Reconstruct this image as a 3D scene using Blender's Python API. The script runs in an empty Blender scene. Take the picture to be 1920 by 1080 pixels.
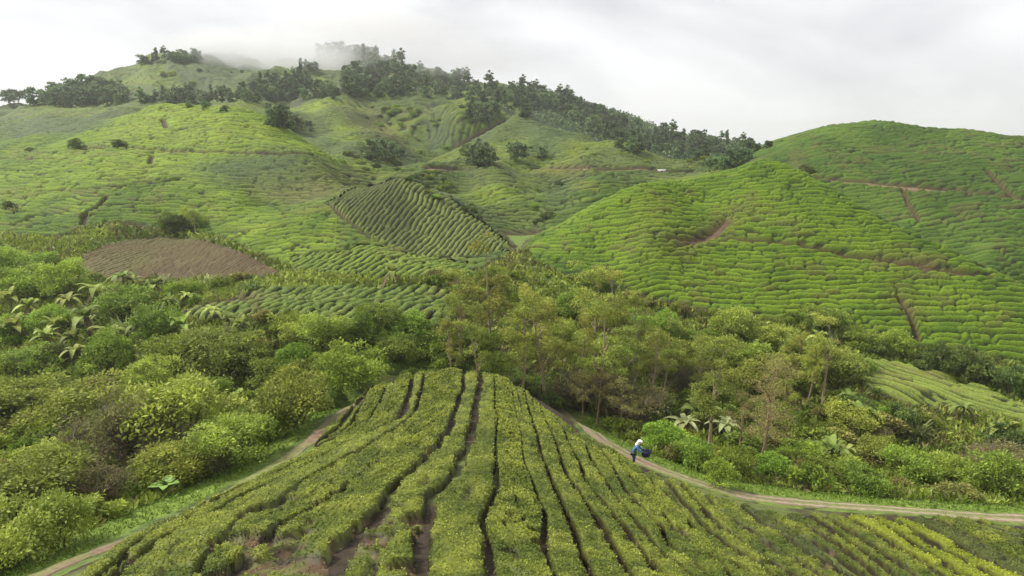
import bpy, math, random
import numpy as np
from mathutils import Vector, Matrix
random.seed(7); RNG = np.random.default_rng(11)
S = bpy.context.scene
COL = S.collection
# ------------------------------------------------------------------ camera
PITCH = math.radians(12.0); FP = 1280.0
cam_d = bpy.data.cameras.new('camera'); cam = bpy.data.objects.new('camera', cam_d); COL.objects.link(cam)
cam_d.sensor_width = 36.0; cam_d.lens = 36.0*FP/1920.0; cam_d.clip_start = 0.2; cam_d.clip_end = 9000
cam.location = (0, 0, 0); cam.rotation_euler = (math.radians(90)-PITCH, 0, 0)
S.camera = cam
# ------------------------------------------------------------------ sky
SUN_EL, SUN_AZ = 50.0, -78.0          # azimuth clockwise from +Y (negative = left)
w = bpy.data.worlds.new("World"); S.world = w; w.use_nodes = True
nt = w.node_tree; nt.nodes.clear()
def N(nt, t, **kw):
    n = nt.nodes.new(t)
    for k, v in kw.items():
        if k == 'op': n.operation = v
        elif k.startswith('_'): setattr(n, k[1:], v)
        else: n.inputs[k.replace('__', ' ')].default_value = v
    return n
out = N(nt, 'ShaderNodeOutputWorld'); bg = N(nt, 'ShaderNodeBackground', Strength=0.073)
sky = N(nt, 'ShaderNodeTexSky'); sky.sky_type = 'NISHITA'; sky.sun_disc = False
sky.sun_elevation = math.radians(SUN_EL); sky.sun_rotation = math.radians(SUN_AZ)
tc = N(nt, 'ShaderNodeTexCoord'); mp = N(nt, 'ShaderNodeMapping'); mp.inputs['Scale'].default_value = (1.0, 1.0, 2.6)
mp.inputs['Location'].default_value = (0.35, 0.2, 0.1)
ns = N(nt, 'ShaderNodeTexNoise', Scale=2.3, Detail=6.0, Roughness=0.52, Distortion=0.35)
cr = N(nt, 'ShaderNodeValToRGB')
cr.color_ramp.elements[0].position = 0.37; cr.color_ramp.elements[0].color = (3.1, 3.13, 3.28, 1)
cr.color_ramp.elements[1].position = 0.57; cr.color_ramp.elements[1].color = (4.55, 4.55, 4.58, 1)
mx = N(nt, 'ShaderNodeMixRGB'); mx.inputs[0].default_value = 0.95
L = nt.links.new
L(tc.outputs['Generated'], mp.inputs[0]); L(mp.outputs[0], ns.inputs['Vector']); L(ns.outputs[0], cr.inputs[0])
L(sky.outputs[0], mx.inputs[1]); L(cr.outputs[0], mx.inputs[2]); L(mx.outputs[0], bg.inputs[0]); L(bg.outputs[0], out.inputs[0])
# ------------------------------------------------------------------ sun
sd = bpy.data.lights.new('sun', 'SUN'); so = bpy.data.objects.new('sun', sd); COL.objects.link(so)
sd.energy = 1.5; sd.angle = math.radians(10); sd.color = (1.0, 0.96, 0.88)
az, el = math.radians(SUN_AZ), math.radians(SUN_EL)
sdir = Vector((math.sin(az)*math.cos(el), math.cos(az)*math.cos(el), math.sin(el)))
so.rotation_euler = sdir.to_track_quat('Z', 'Y').to_euler()
S.view_settings.view_transform = 'Standard'; S.view_settings.look = 'None'; S.view_settings.exposure = 1.66; S.view_settings.gamma = 1.0
S.cycles.max_bounces = 8; S.cycles.diffuse_bounces = 3; S.cycles.transparent_max_bounces = 8; S.cycles.volume_bounces = 6
S.cycles.volume_step_rate = 4.0; S.cycles.volume_max_steps = 64

# ================================================================== noise
def hsh(i, j, s):
    n = (i.astype(np.int64)*374761393 + j.astype(np.int64)*668265263 + s*1442695041) & 0xffffffff
    n = ((n ^ (n >> 13))*1274126177) & 0xffffffff
    return ((n ^ (n >> 16)) & 0xffffff)/float(0xffffff)
def vn(x, y, s=0):
    xi = np.floor(x); yi = np.floor(y); fx = x-xi; fy = y-yi
    fx = fx*fx*(3-2*fx); fy = fy*fy*(3-2*fy); xi = xi.astype(np.int64); yi = yi.astype(np.int64)
    a = hsh(xi, yi, s); b = hsh(xi+1, yi, s); c = hsh(xi, yi+1, s); d = hsh(xi+1, yi+1, s)
    return (a*(1-fx)+b*fx)*(1-fy)+(c*(1-fx)+d*fx)*fy
def fbm(x, y, s=0, o=4):
    r = 0; am = .5; t = 0
    for k in range(o):
        r = r+am*vn(x*2**k+k*17.3, y*2**k-k*9.1, s+k); t += am; am *= .5
    return r/t
def sstep(a, b, x):
    t = np.clip((x-a)/(b-a), 0, 1); return t*t*(3-2*t)
# ================================================================== picture -> world helpers
cP, sP = math.cos(PITCH), math.sin(PITCH)
def ray(px, py):
    cx = (px-960)/FP; cy = -(py-540)/FP
    dy = cP+cy*sP; return cx/dy, (-sP+cy*cP)/dy          # x per metre of y, z per metre of y
def proj(x, y, z):
    d = y*cP-z*sP; u = y*sP+z*cP
    return 960+FP*x/d, 540-FP*u/d
def P3(px, py, Y):
    a, b = ray(px, py); return (a*Y, Y, b*Y)
def PC(px, Y, z):
    m = z/Y; cy = (m*cP+sP)/(cP-m*sP); return ((px-960)/FP*Y/(cP+cy*sP), Y, z)
# ================================================================== terrain control points (survey)
CP = []
for t in [
 # knoll ridge and flanks
 (950,1080,14),(895,880,24),(905,790,34),(840,717,47),(840,703,49.5),(925,714,49),(967,729,47.3),(768,712,49.3),(722,728,48),
 (400,1080,15.1),(200,1080,18),(1200,1080,17.3),(1500,1080,22.3),(1920,1080,26),
 (600,950,22.5),(1100,950,23.2),(1300,1000,25),(1600,1020,28.5),(700,830,32),(1060,850,32),(480,1000,19.5),
 (90,1075,20.5),(190,1036,22.5),(320,990,26),(450,930,30.5),(560,860,36),(600,825,38.5),(660,775,43),(730,722,49),
 (1010,752,45),(1060,785,43),(1120,825,40.5),(1190,868,38.5),(1300,908,36.8),(1400,934,36),(1600,953,35.5),(1920,975,34.6),(1760,962,35),
 # ground outside the track
 (560,800,43),(520,790,47),(420,860,38),(300,950,30),(200,1000,26),(50,1060,23),(0,900,36),(150,820,44),(0,750,54),(250,700,60),(0,640,68),(200,620,70),(350,650,64),(500,750,56),
 (640,640,60),(650,700,54),
 (1600,900,45),(1700,850,52),(1850,880,48),(1900,820,54),(1450,905,41),(1250,850,44),
 # low bench with tea
 (420,580,72),(560,560,76),(700,545,80),(820,560,78),(640,610,63),(780,610,65),(500,600,66),(860,600,68),
 # right plot
 (1600,680,70),(1750,740,62),(1920,775,60),(1700,690,72),(1800,720,69),(1750,765,60),(1650,740,60),
 # left field and hillside
 (300,447,118),(150,480,105),(120,515,98),(300,520,98),(450,520,92),(0,470,105),(0,540,90),(400,470,107),
 (0,270,200),(130,255,195),(210,228,190),(290,205,190),(345,203,190),(400,208,190),(480,225,185),(560,262,175),(605,290,165),
 (150,280,165),(300,283,160),(450,288,155),(590,292,155),(250,340,140),(350,335,142),(100,350,140),(0,330,150),(250,400,125),(100,400,125),(0,400,125),
 (430,365,133),(520,415,115),(600,460,103),(700,480,96),(480,365,137),(600,520,86),(450,500,97),(520,540,80),(780,525,84),(860,525,85),
 (560,370,136),(620,332,150),(530,395,129),
 # centre cone
 (750,336,128),(700,352,129),(640,375,123),(618,385,119),(790,400,119),(850,475,106.5),(700,440,109),(780,485,102.5),(880,405,128),(820,360,132),(960,465,113),(870,495,102),
 # right hill
 (1440,314,114),(1400,322,113.5),(1350,334,113),(1300,346,112),(1250,350,110.5),(1200,352,109),(1170,362,109),(1130,380,109.5),(1090,402,110),(1060,421,110),(1030,440,110),(1000,455,110),(965,480,108),
 (1300,590,82),(1480,610,80),(1700,660,76),(1920,700,72),(1200,570,86),(1050,520,92),(1000,500,97),
 (1475,325,111.8),(1510,338,109.5),(1560,366,106),(1610,393,102.5),(1660,418,99.3),(1710,442,96),(1760,465,93),(1810,489,90),(1865,515,87.2),(1920,545,84.5),(1440,440,97),(1600,503,90),(1740,570,83.5),
 (1310,385,107.5),(1318,450,99),(1215,450,94.5),(1330,520,90),(1160,480,95),
 # far right hill
 (1530,335,138),(1700,350,132),(1920,376,120),(1850,490,104),(1700,430,118),(1380,295,190),(1460,266,185),(1540,246,180),(1600,238,175),(1680,241,171),(1760,245,168),(1920,272,160),
 (1750,300,147),(1850,330,135),(1480,320,150),(1650,300,150),
 # floor of the valley behind
 (960,440,125),(985,470,112),(1030,385,158),(930,325,177),(945,350,161),(965,385,145),(1000,420,134),(870,370,172),(905,410,150),(1155,330,150),(1085,392,132),(1110,358,142),(1200,347,147),
 (800,316,205),(900,317,195),(1000,318,190),(1100,316,190),(1200,318,190),(1280,322,190),(1340,322,188),(850,345,178),
 (975,210,265),(1050,243,258),(1110,262,250),(900,255,255),(830,295,232),(970,260,240),(985,296,212),
 (1130,273,222),(1200,293,215),(1290,312,208),(1070,298,212),
 (480,190,300),(600,203,290),(640,217,280),(685,247,260),(715,268,247),(748,292,230),(600,268,226),(640,296,205),(620,305,172),(700,218,306),(745,258,285),(775,285,262),(795,297,245),(680,304,190),(800,268,288),
 (430,192,305),(560,188,315),(640,188,318),(700,185,320),(800,185,320),(900,190,310),(860,230,290),
 # far left bench and shoulder
 (0,225,330),(90,205,325),(170,210,335),(250,195,325),(0,262,230),(60,255,235),(150,238,230),(232,214,230),
 (100,178,400),(180,165,400),(240,132,410),(300,117,425),(350,112,440),(430,113,465),(520,130,490),(560,122,520),(600,105,550),(650,95,590),(700,105,580),(760,132,550),
 (820,142,520),(880,160,500),(950,172,480),(1010,180,460),(1080,200,445),(1150,225,430),(1200,250,420),(1300,270,420),(1400,278,405),(1450,283,395),(1500,290,390),
 (300,160,375),(400,150,390),(500,168,370),(600,145,430),(650,155,410),(720,160,420),(900,215,330),(1000,225,330),(1100,245,330),(1200,290,300),(1300,300,290),(560,150,420),
 ]: CP.append(P3(*t))
for t in [
 (840,56,-22),(740,56,-22),(930,56,-22),(650,52,-21),(1000,65,-24),(1000,80,-22),(1000,54,-22.5),(1150,50,-23.5),(1150,70,-24),(1300,55,-25),(1300,70,-24),(1450,50,-25),(1500,66,-24),
 (750,152,-11),(650,152,-12),(1150,128,-14),(1050,120,-17),(1300,130,-12),(1440,134,-11),(1500,124,-13),(1560,120,-16),(1650,111,-19),(1780,103,-22.5),(1920,97,-25),
 (560,207,-6),(600,197,-8),(480,222,-1),(860,272,-6),(900,282,-3),(820,262,-8),(1060,285,-2),(1200,250,-7),(1155,172,-12),(1090,172,-12),(1210,170,-11),
 (975,290,4),(1000,300,5),(1130,250,-4),(330,215,4),(200,218,0),(430,222,2),
 (1600,225,-6),(1800,225,-10),(2000,260,-15),(1500,240,-10),
 (0,450,8),(-300,300,0),(-300,150,-8),(-300,80,-19),(0,800,0),(400,700,20),(800,760,30),(1300,650,-10),(1800,600,-30),(1200,1000,-40),(500,1200,-40),(2200,120,-14),(2200,80,-22),(2200,60,-25),(2300,200,-8),
 ]: CP.append(PC(*t))
CP += [(0,0,-7),(0,-14,-6),(-25,5,-14),(25,5,-14),(-50,0,-20),(50,0,-22),(45,25,-22),(60,40,-25),(-50,20,-19),(-90,40,-20),(90,40,-24),(10,8,-9),(-10,8,-9)]
CP = np.array(CP, float)
def warp(x, y): return np.stack([x/(y+20), np.log(y+20)], -1)
W = warp(CP[:,0], CP[:,1]); C2 = .012**2
D = np.sqrt(((W[:,None]-W[None])**2).sum(-1)+C2)
n = len(W); A = np.zeros((n+3, n+3)); A[:n,:n] = D+np.eye(n)*-1e-4; A[:n,n] = 1; A[:n,n+1:] = W; A[n,:n] = 1; A[n+1:,:n] = W.T
sol = np.linalg.solve(A, np.concatenate([CP[:,2], [0,0,0]]))
A0, A1, DA = -1.5, 1.5, .0045; L0, L1, DL = math.log(6.), math.log(2600.), .005
ga = np.arange(A0, A1, DA); gl = np.arange(L0, L1, DL); GZ = np.zeros((len(gl), len(ga)))
for i, l in enumerate(gl):
    d2 = (ga[:,None]-W[None,:,0])**2+(l-W[None,:,1])**2+C2
    GZ[i] = np.sqrt(d2)@sol[:n]+sol[n]+sol[n+1]*ga+sol[n+2]*l
def Hs(x, y):
    fa = np.clip((x/(y+20)-A0)/DA, 0, len(ga)-1.001); fl = np.clip((np.log(np.maximum(y+20, 1))-L0)/DL, 0, len(gl)-1.001)
    i = fl.astype(int); j = fa.astype(int); u = fl-i; v = fa-j
    z = (GZ[i,j]*(1-v)+GZ[i,j+1]*v)*(1-u)+(GZ[i+1,j]*(1-v)+GZ[i+1,j+1]*v)*u
    far = sstep(800, 1150, y); return z*(1-far)+(-30)*far
def H(x, y):
    x = np.asarray(x, float); y = np.asarray(y, float)
    z = Hs(x, y)
    g1 = sstep(50, 90, y); g2 = sstep(180, 420, y)
    z = z+g1*((fbm(x/14, y/14, 3, 3)-.5)*1.3)+(fbm(x/5, y/5, 9, 2)-.5)*.25
    rd = 1-np.abs(2*fbm(x/46+y/150, y/80, 21, 4)-1)
    bg_ = sstep(125, 170, y)*(1-g2)*sstep(.24, .16, np.abs(x/(y+20)+.03)); z = z+bg_*((1-np.abs(2*fbm(x/30+3, y/55, 141, 3)-1))-.72)*9
    return z+g2*((rd-.75)*17+(fbm(x/12, y/12, 5, 3)-.5)*3)+sstep(118,150,y)*(1-g2)*sstep(.22,.3,x/(y+20))*((1-np.abs(2*fbm(x/26+y/90, y/60, 131, 3)-1))-.70)*3+sstep(120,200,y)*(1-g2)*(fbm(x/22, y/22, 31, 3)-.5)*(5.0-3.4*sstep(.22,.3,x/(y+20)))
YS = np.exp(np.linspace(math.log(8.), math.log(900.), 1600))
def hit(px, py, h=0.0):
    a, b = ray(px, py); d = b*YS-(H(a*YS, YS)+h)
    k = np.where(d < 0)[0]
    if len(k) == 0: return None
    k = max(k[0], 1); t = d[k-1]/(d[k-1]-d[k]); Y = YS[k-1]+(YS[k]-YS[k-1])*t
    return np.array([a*Y, Y])
def hits(pts, h=0.0): return np.array([q for q in (hit(x, y, h) for x, y in pts) if q is not None])
def yd(px, Y):                                  # picture column + distance -> plan point
    z = float(H(0., Y)); 
    for _ in range(3): x = PC(px, Y, z)[0]; z = float(H(x, Y))
    return np.array([x, Y])
def inpoly(x, y, poly):
    r = np.zeros(x.shape, bool); n = len(poly); j = n-1
    for i in range(n):
        xi, yi = poly[i]; xj, yj = poly[j]
        if yi != yj: r ^= ((yi > y) != (yj > y)) & (x < (xj-xi)*(y-yi)/(yj-yi)+xi)
        j = i
    return r
def pdist(x, y, line, gaps=False):
    best = np.full(x.shape, 1e9)
    for (ax, ay), (bx, by) in zip(line[:-1], line[1:]):
        if gaps and abs(ay-by) > 4+.07*ay: continue
        dx, dy = bx-ax, by-ay; t = np.clip(((x-ax)*dx+(y-ay)*dy)/(dx*dx+dy*dy+1e-9), 0, 1)
        best = np.minimum(best, np.hypot(x-ax-t*dx, y-ay-t*dy))
    return best
def near_dist(x, y, line, r, gaps=False):                   # distance only where the bounding box is close
    o = np.full(x.shape, 1e9); l = np.array(line)
    m = (x > l[:,0].min()-r) & (x < l[:,0].max()+r) & (y > l[:,1].min()-r) & (y < l[:,1].max()+r)
    if m.any(): o[m] = pdist(x[m], y[m], line, gaps)
    return o
# ================================================================== object helpers
def tag(o, label=None, cat=None, group=None, kind=None):
    if label: o['label'] = label
    if cat: o['category'] = cat
    if group: o['group'] = group
    if kind: o['kind'] = kind
    return o
def mesh(name, V, Q, C, mat, smooth=False):
    me = bpy.data.meshes.new(name); V = np.asarray(V, np.float32); Q = np.asarray(Q, np.int32)
    me.vertices.add(len(V)); me.vertices.foreach_set('co', V.ravel())
    k = Q.shape[1]; me.loops.add(Q.size); me.loops.foreach_set('vertex_index', Q.ravel())
    me.polygons.add(len(Q)); me.polygons.foreach_set('loop_start', np.arange(0, Q.size, k, dtype=np.int32))
    me.polygons.foreach_set('loop_total', np.full(len(Q), k, np.int32))
    if smooth: me.polygons.foreach_set('use_smooth', np.ones(len(Q), bool))
    me.update(calc_edges=True)
    if C is not None:
        at = me.color_attributes.new('col', 'FLOAT_COLOR', 'POINT')
        c4 = np.ones((len(V), 4), np.float32); c4[:,:3] = C; at.data.foreach_set('color', c4.ravel())
    me.materials.append(mat); return me
def obj(name, me, parent=None):
    o = bpy.data.objects.new(name, me); COL.objects.link(o)
    if parent: o.parent = parent
    return o
def empty(name, loc=(0,0,0), rz=0, sc=1.0):
    o = bpy.data.objects.new(name, None); COL.objects.link(o); o.location = loc; o.rotation_euler = (0,0,rz); o.scale = (sc,)*3 if np.isscalar(sc) else sc
    o.empty_display_size = .3; return o
def gridmesh(X, Y, Z, keep=None):
    r, c = X.shape; idx = np.arange(r*c).reshape(r, c)
    Q = np.stack([idx[:-1,:-1], idx[:-1,1:], idx[1:,1:], idx[1:,:-1]], -1).reshape(-1, 4)
    V = np.stack([X, Y, Z], -1).reshape(-1, 3)
    if keep is not None:
        k = keep.ravel(); Q = Q[k[Q].any(1)]
    used = np.zeros(len(V), bool); used[Q.ravel()] = True
    remap = np.cumsum(used)-1
    return V[used], remap[Q], used
# ------------------------------------------------------------------ materials
def mat(name, kind, scale=6.0, amt=.35, bump=0.0, bdist=.05, rough=.75, trans=0.0, objvar=.0, detail=3.0):
    m = bpy.data.materials.new(name); m.use_nodes = True; t = m.node_tree; t.nodes.clear(); L = t.links.new
    o = N(t, 'ShaderNodeOutputMaterial'); b = N(t, 'ShaderNodeBsdfPrincipled', Roughness=rough)
    b.inputs['Specular IOR Level'].default_value = .25
    a = t.nodes.new('ShaderNodeAttribute'); a.attribute_name = 'col'; c = a.outputs['Color']
    g = N(t, 'ShaderNodeNewGeometry' if kind == 'world' else 'ShaderNodeTexCoord')
    co = g.outputs['Position'] if kind == 'world' else g.outputs['Object']
    n1 = N(t, 'ShaderNodeTexNoise', Scale=scale, Detail=detail, Roughness=.7); L(co, n1.inputs['Vector'])
    mr = N(t, 'ShaderNodeMapRange'); mr.inputs[1].default_value = .3; mr.inputs[2].default_value = .7
    mr.inputs[3].default_value = 1-amt; mr.inputs[4].default_value = 1+amt
    L(n1.outputs[0], mr.inputs[0])
    mul = N(t, 'ShaderNodeMixRGB', _blend_type='MULTIPLY'); mul.inputs[0].default_value = 1
    L(c, mul.inputs[1]); L(mr.outputs[0], mul.inputs[2]); c = mul.outputs[0]
    if objvar:
        oi = N(t, 'ShaderNodeObjectInfo'); hs = N(t, 'ShaderNodeHueSaturation')
        m1 = N(t, 'ShaderNodeMapRange'); m1.inputs[3].default_value = .5-.012*objvar; m1.inputs[4].default_value = .5+.02*objvar
        m2 = N(t, 'ShaderNodeMath', op='MULTIPLY'); m2.inputs[1].default_value = 7.31
        m3 = N(t, 'ShaderNodeMath', op='FRACT'); m4 = N(t, 'ShaderNodeMapRange'); m4.inputs[3].default_value = 1-.3*objvar; m4.inputs[4].default_value = 1+.3*objvar
        L(oi.outputs['Random'], m1.inputs[0]); L(m1.outputs[0], hs.inputs['Hue']); L(oi.outputs['Random'], m2.inputs[0]); L(m2.outputs[0], m3.inputs[0]); L(m3.outputs[0], m4.inputs[0]); L(m4.outputs[0], hs.inputs['Value'])
        L(c, hs.inputs['Color']); c = hs.outputs[0]
    L(c, b.inputs['Base Color'])
    if bump:
        n2 = N(t, 'ShaderNodeTexNoise', Scale=scale*1.3, Detail=2.0, Roughness=.6); L(co, n2.inputs['Vector'])
        bp = N(t, 'ShaderNodeBump', Strength=bump, Distance=bdist); L(n2.outputs[0], bp.inputs['Height']); L(bp.outputs[0], b.inputs['Normal'])
    if trans:
        tr = N(t, 'ShaderNodeBsdfTranslucent'); mm = N(t, 'ShaderNodeMixShader'); mm.inputs[0].default_value = trans
        L(c, tr.inputs['Color']); L(b.outputs[0], mm.inputs[1]); L(tr.outputs[0], mm.inputs[2]); L(mm.outputs[0], o.inputs[0])
    else: L(b.outputs[0], o.inputs[0])
    return m
M_ground = mat('ground_cover_soil', 'world', 2.2, .4, .8, .15)
M_tea = mat('tea_canopy', 'world', 6.5, .42, 1.0, .12, .75)
M_leaf = mat('leaves', 'obj', 3.0, .22, 0, 0, .55, .25, 0)
M_leafv = mat('leaves_varied', 'obj', 1.1, .42, 0, 0, .6, .33, 1.0)
M_bark = mat('bark', 'obj', 9.0, .4, .6, .03, .9)
M_track = mat('dirt_track', 'world', 3.2, .3, .7, .05, .95, detail=5)
M_cloth = mat('cloth', 'obj', 22.0, .08, .3, .01, .9)
M_skin = mat('skin', 'obj', 20.0, .05, 0, 0, .6)
# ================================================================== plan-view polylines (track, hill roads, plot borders)
TRACK_PX = [(-60,1150),(20,1108),(90,1072),(190,1034),(320,978),(450,915),(545,855),(600,815),(655,765),(715,718)]
TR_L = hits(TRACK_PX, 0)
TR_R = hits([(948,705),(1000,738),(1060,778),(1120,820),(1190,860),(1250,885),(1300,903),(1360,922),(1420,935),(1500,943),(1640,953),(1780,964),(1920,973),(2050,985)], 0)
mid = np.array([[TR_L[-1][0]+2.2, TR_L[-1][1]+1.6], [TR_L[-1][0]+4, 53.3], [(TR_L[-1][0]+TR_R[0][0])/2+.5, 54.2], [TR_R[0][0]-1.8, 52.9]])
TRK = np.concatenate([TR_L, mid, TR_R])
ROADS = [(hits(p, .3), wd, cc) for p, wd, cc in [
 ([(1180,447),(1250,447),(1320,447),(1350,448),(1420,452),(1480,458),(1545,470),(1620,484),(1700,497),(1760,506),(1860,520)], .55, 1),
 ([(1535,334),(1560,336),(1620,341),(1700,350),(1790,357),(1850,365),(1919,374)], 1.0, 2),
 ([(1693,358),(1705,385),(1722,415)], .45, 1),
 ([(150,281),(250,279),(300,282),(345,285),(450,288),(520,291),(590,294)], .8, 0),
 ([(0,297),(60,300),(120,300)], .7, 0),
 ([(20,366),(80,361),(150,359),(230,352),(300,345),(345,336)], .6, 0),
 ([(305,225),(312,240)], .6, 0),([(285,292),(281,310)], .5, 0),
 ([(200,372),(185,388),(160,402),(155,425)], .55, 0),
 ([(612,382),(650,415),(700,452),(740,470),(790,486),(850,487)], .5, 0),
 ([(560,477),(620,474),(660,472)], .4, 0),
 ([(800,316),(860,318),(940,317),(1000,318),(1050,317),(1100,315),(1160,318),(1230,321),(1300,324)], 1.3, 2),
 ([(790,330),(850,322)], .6, 1),
 
 ([(1685,560),(1700,580),(1712,610),(1722,640)], .45, 0),
 ([(1800,270),(1850,320),(1895,365)], .6, 0),
 ([(945,225),(920,240),(860,275),(800,310)], .9, 0),
 ]]
NURS = hits([(98,520),(118,507),(140,493),(170,475),(205,459),(250,449.5),(300,446),(350,448),(395,455),(435,468),(475,486),(510,502),(532,516),(500,524),(440,526),(380,529),(300,530),(200,528),(140,525)], 0)
BENCH = hits([(330,592),(420,566),(470,552),(560,544),(640,540),(730,541),(820,545),(870,560),(860,600),(820,625),(740,622),(640,612),(560,598),(470,600),(390,606)], 0)
PLOT = hits([(1588,700),(1622,679),(1660,681),(1720,690),(1820,722),(1880,748),(1920,768),(2050,810),(2050,840),(1920,800),(1850,775),(1780,765),(1700,768),(1640,745)], 0)
CONE_D = hits([(610,383),(640,372),(690,350),(730,339),(750,345),(757,370),(775,400),(788,430),(785,470),(780,484),(700,450)], 0)
CONE = hits([(610,385),(640,372),(690,350),(730,338),(760,338),(800,350),(850,380),(920,430),(955,462),(900,488),(850,487),(790,486),(740,470),(700,452),(650,415)], 0)
BROWN2 = hits([(470,350),(560,338),(640,328),(700,335),(690,349),(640,371),(610,383),(560,392),(480,375)], 0)
TONG = hits([(640,480),(690,465),(760,480),(840,494),(880,500),(880,532),(800,534),(700,530),(600,524),(560,520),(540,490),(590,478)], 0)
FLOOR = hits([(935,435),(1010,433),(1020,440),(1000,452),(985,470),(975,486),(950,490),(958,465),(945,450)], 0)
BRIGHT = [hits(p, 0) for p in [[(230,300),(330,290),(350,330),(420,360),(520,420),(600,470),(560,520),(480,480),(400,400),(330,335),(200,345)],
   [(900,345),(940,335),(990,400),(1005,430),(940,435),(890,385)], [(250,215),(390,207),(560,270),(580,288),(350,282),(240,276)],
   [(1130,275),(1180,290),(1190,305),(1130,300)], [(490,190),(640,190),(720,270),(740,300),(640,270),(560,210)]]]
DARKP = [hits(p, 0) for p in [[(345,322),(450,297),(600,300),(650,325),(560,337),(480,351),(430,357),(380,338)],[(540,210),(590,215),(690,295),(650,305),(590,280),(545,240)],[(0,240),(90,215),(240,215),(200,240),(120,260),(0,262)],[(790,330),(850,345),(930,425),(900,450),(850,400),(780,350)],[(1010,330),(1090,335),(1060,380),(1030,420),(1005,370)],[(1160,330),(1200,345),(1180,350),(1150,345)],[(985,215),(1050,243),(1100,265),(1040,300),(1000,290),(975,250)],[(1140,275),(1200,295),(1195,305),(1150,305)],[(300,120),(420,115),(560,140),(500,180),(420,170),(340,150)],[(780,200),(800,240),(790,285),(830,290),(850,260),(830,210)]]]  # darker plots, with shade painted onto away-facing flanks and gullies
BRWN = [(hits(p, 0), k) for p, k in [([(1265,470),(1300,450),(1360,410),(1372,418),(1340,450),(1300,462)], 1.),([(1660,490),(1700,493),(1750,500),(1740,510),(1690,500)], .9),
   ([(1690,566),(1712,588),(1706,592),(1686,570)], .9),([(1180,440),(1220,370),(1250,400),(1230,480),(1200,490)], .3),([(620,200),(700,195),(740,250),(780,290),(720,300),(680,250)], .55),([(1000,320),(1130,318),(1090,335),(1010,330)], .6),([(400,575),(480,565),(470,558),(330,575),(310,595)], 1.)]]
TAPE = [(yd(px, Y)) for px, Y in [(-400,112),(0,112),(110,112),(160,117),(230,121),(300,120.5),(370,118),(420,113),(470,103),(510,98),(555,90),(600,86),(700,84.5),(800,84),(885,86),(925,100),(965,106),(985,105),(1000,98),(1050,92.5),(1200,87),(1300,83),(1480,81),(1600,78.5),(1700,77),(1920,73),(2300,66)]]
TAPE = np.array(TAPE); ta = TAPE[:,0]/(TAPE[:,1]+20); tl = TAPE[:,1]; od = np.argsort(ta); ta = ta[od]; tl = tl[od]
def edgeY(x, y): return np.interp(x/(y+20), ta, tl)
def smin_poly(x, y, poly, r=1.5):
    ins = inpoly(x, y, poly); d = near_dist(x, y, np.vstack([poly, poly[:1]]), r*2)
    return np.where(ins, 1.0, 0.0)*np.clip(.5+d/(2*r), .5, 1)+np.where(ins, 0, 1)*np.clip(.5-d/(2*r), 0, .5)
# forest region in plan: everything behind this line
FOR = np.array([yd(px, Y) for px, Y in [(-300,318),(0,322),(110,330),(250,322),(330,330),(430,308),(560,316),(700,321),(800,321),(905,312),(960,300),(1020,288),(1060,276),(1120,268),(1180,252),(1240,243),(1300,236),(1350,228),(1420,226),(1500,226),(1700,240),(2100,260)]])
fa_ = FOR[:,0]/(FOR[:,1]+20); fo = np.argsort(fa_); fa_ = fa_[fo]; fl_ = FOR[fo,1]
def forest(x, y):
    a = x/(y+20); f = sstep(-4, 4, y-np.interp(a, fa_, fl_))
    hillL = (a < .01) & (y > np.interp(a, fa_, fl_)+14)          # cleared shoulder of the mountain on the left
    nn = fbm(x/30, y/40, 77, 3)
    return np.where(hillL, 0*nn, f)
SOILC = np.array([.085,.05,.028]); 
def lerp(a, b, t): return a*(1-t[...,None])+b*t[...,None]
def tea_weight(x, y, nur=False):
    t = sstep(-.8, .8, y-edgeY(x, y))
    t = t*(1-smin_poly(x, y, NURS, .6))*(1-smin_poly(x, y, FLOOR, 2.0))*(1-forest(x, y)*sstep(180, 220, y))
    if nur: return smin_poly(x, y, NURS, .5)
    t = np.maximum(t, smin_poly(x, y, BENCH, .8)); t = np.maximum(t, smin_poly(x, y, PLOT, .5))
    return t
GAPC = {0:np.array([.03,.03,.014]), 1:np.array([.085,.058,.034]), 2:np.array([.20,.145,.085])}
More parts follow.
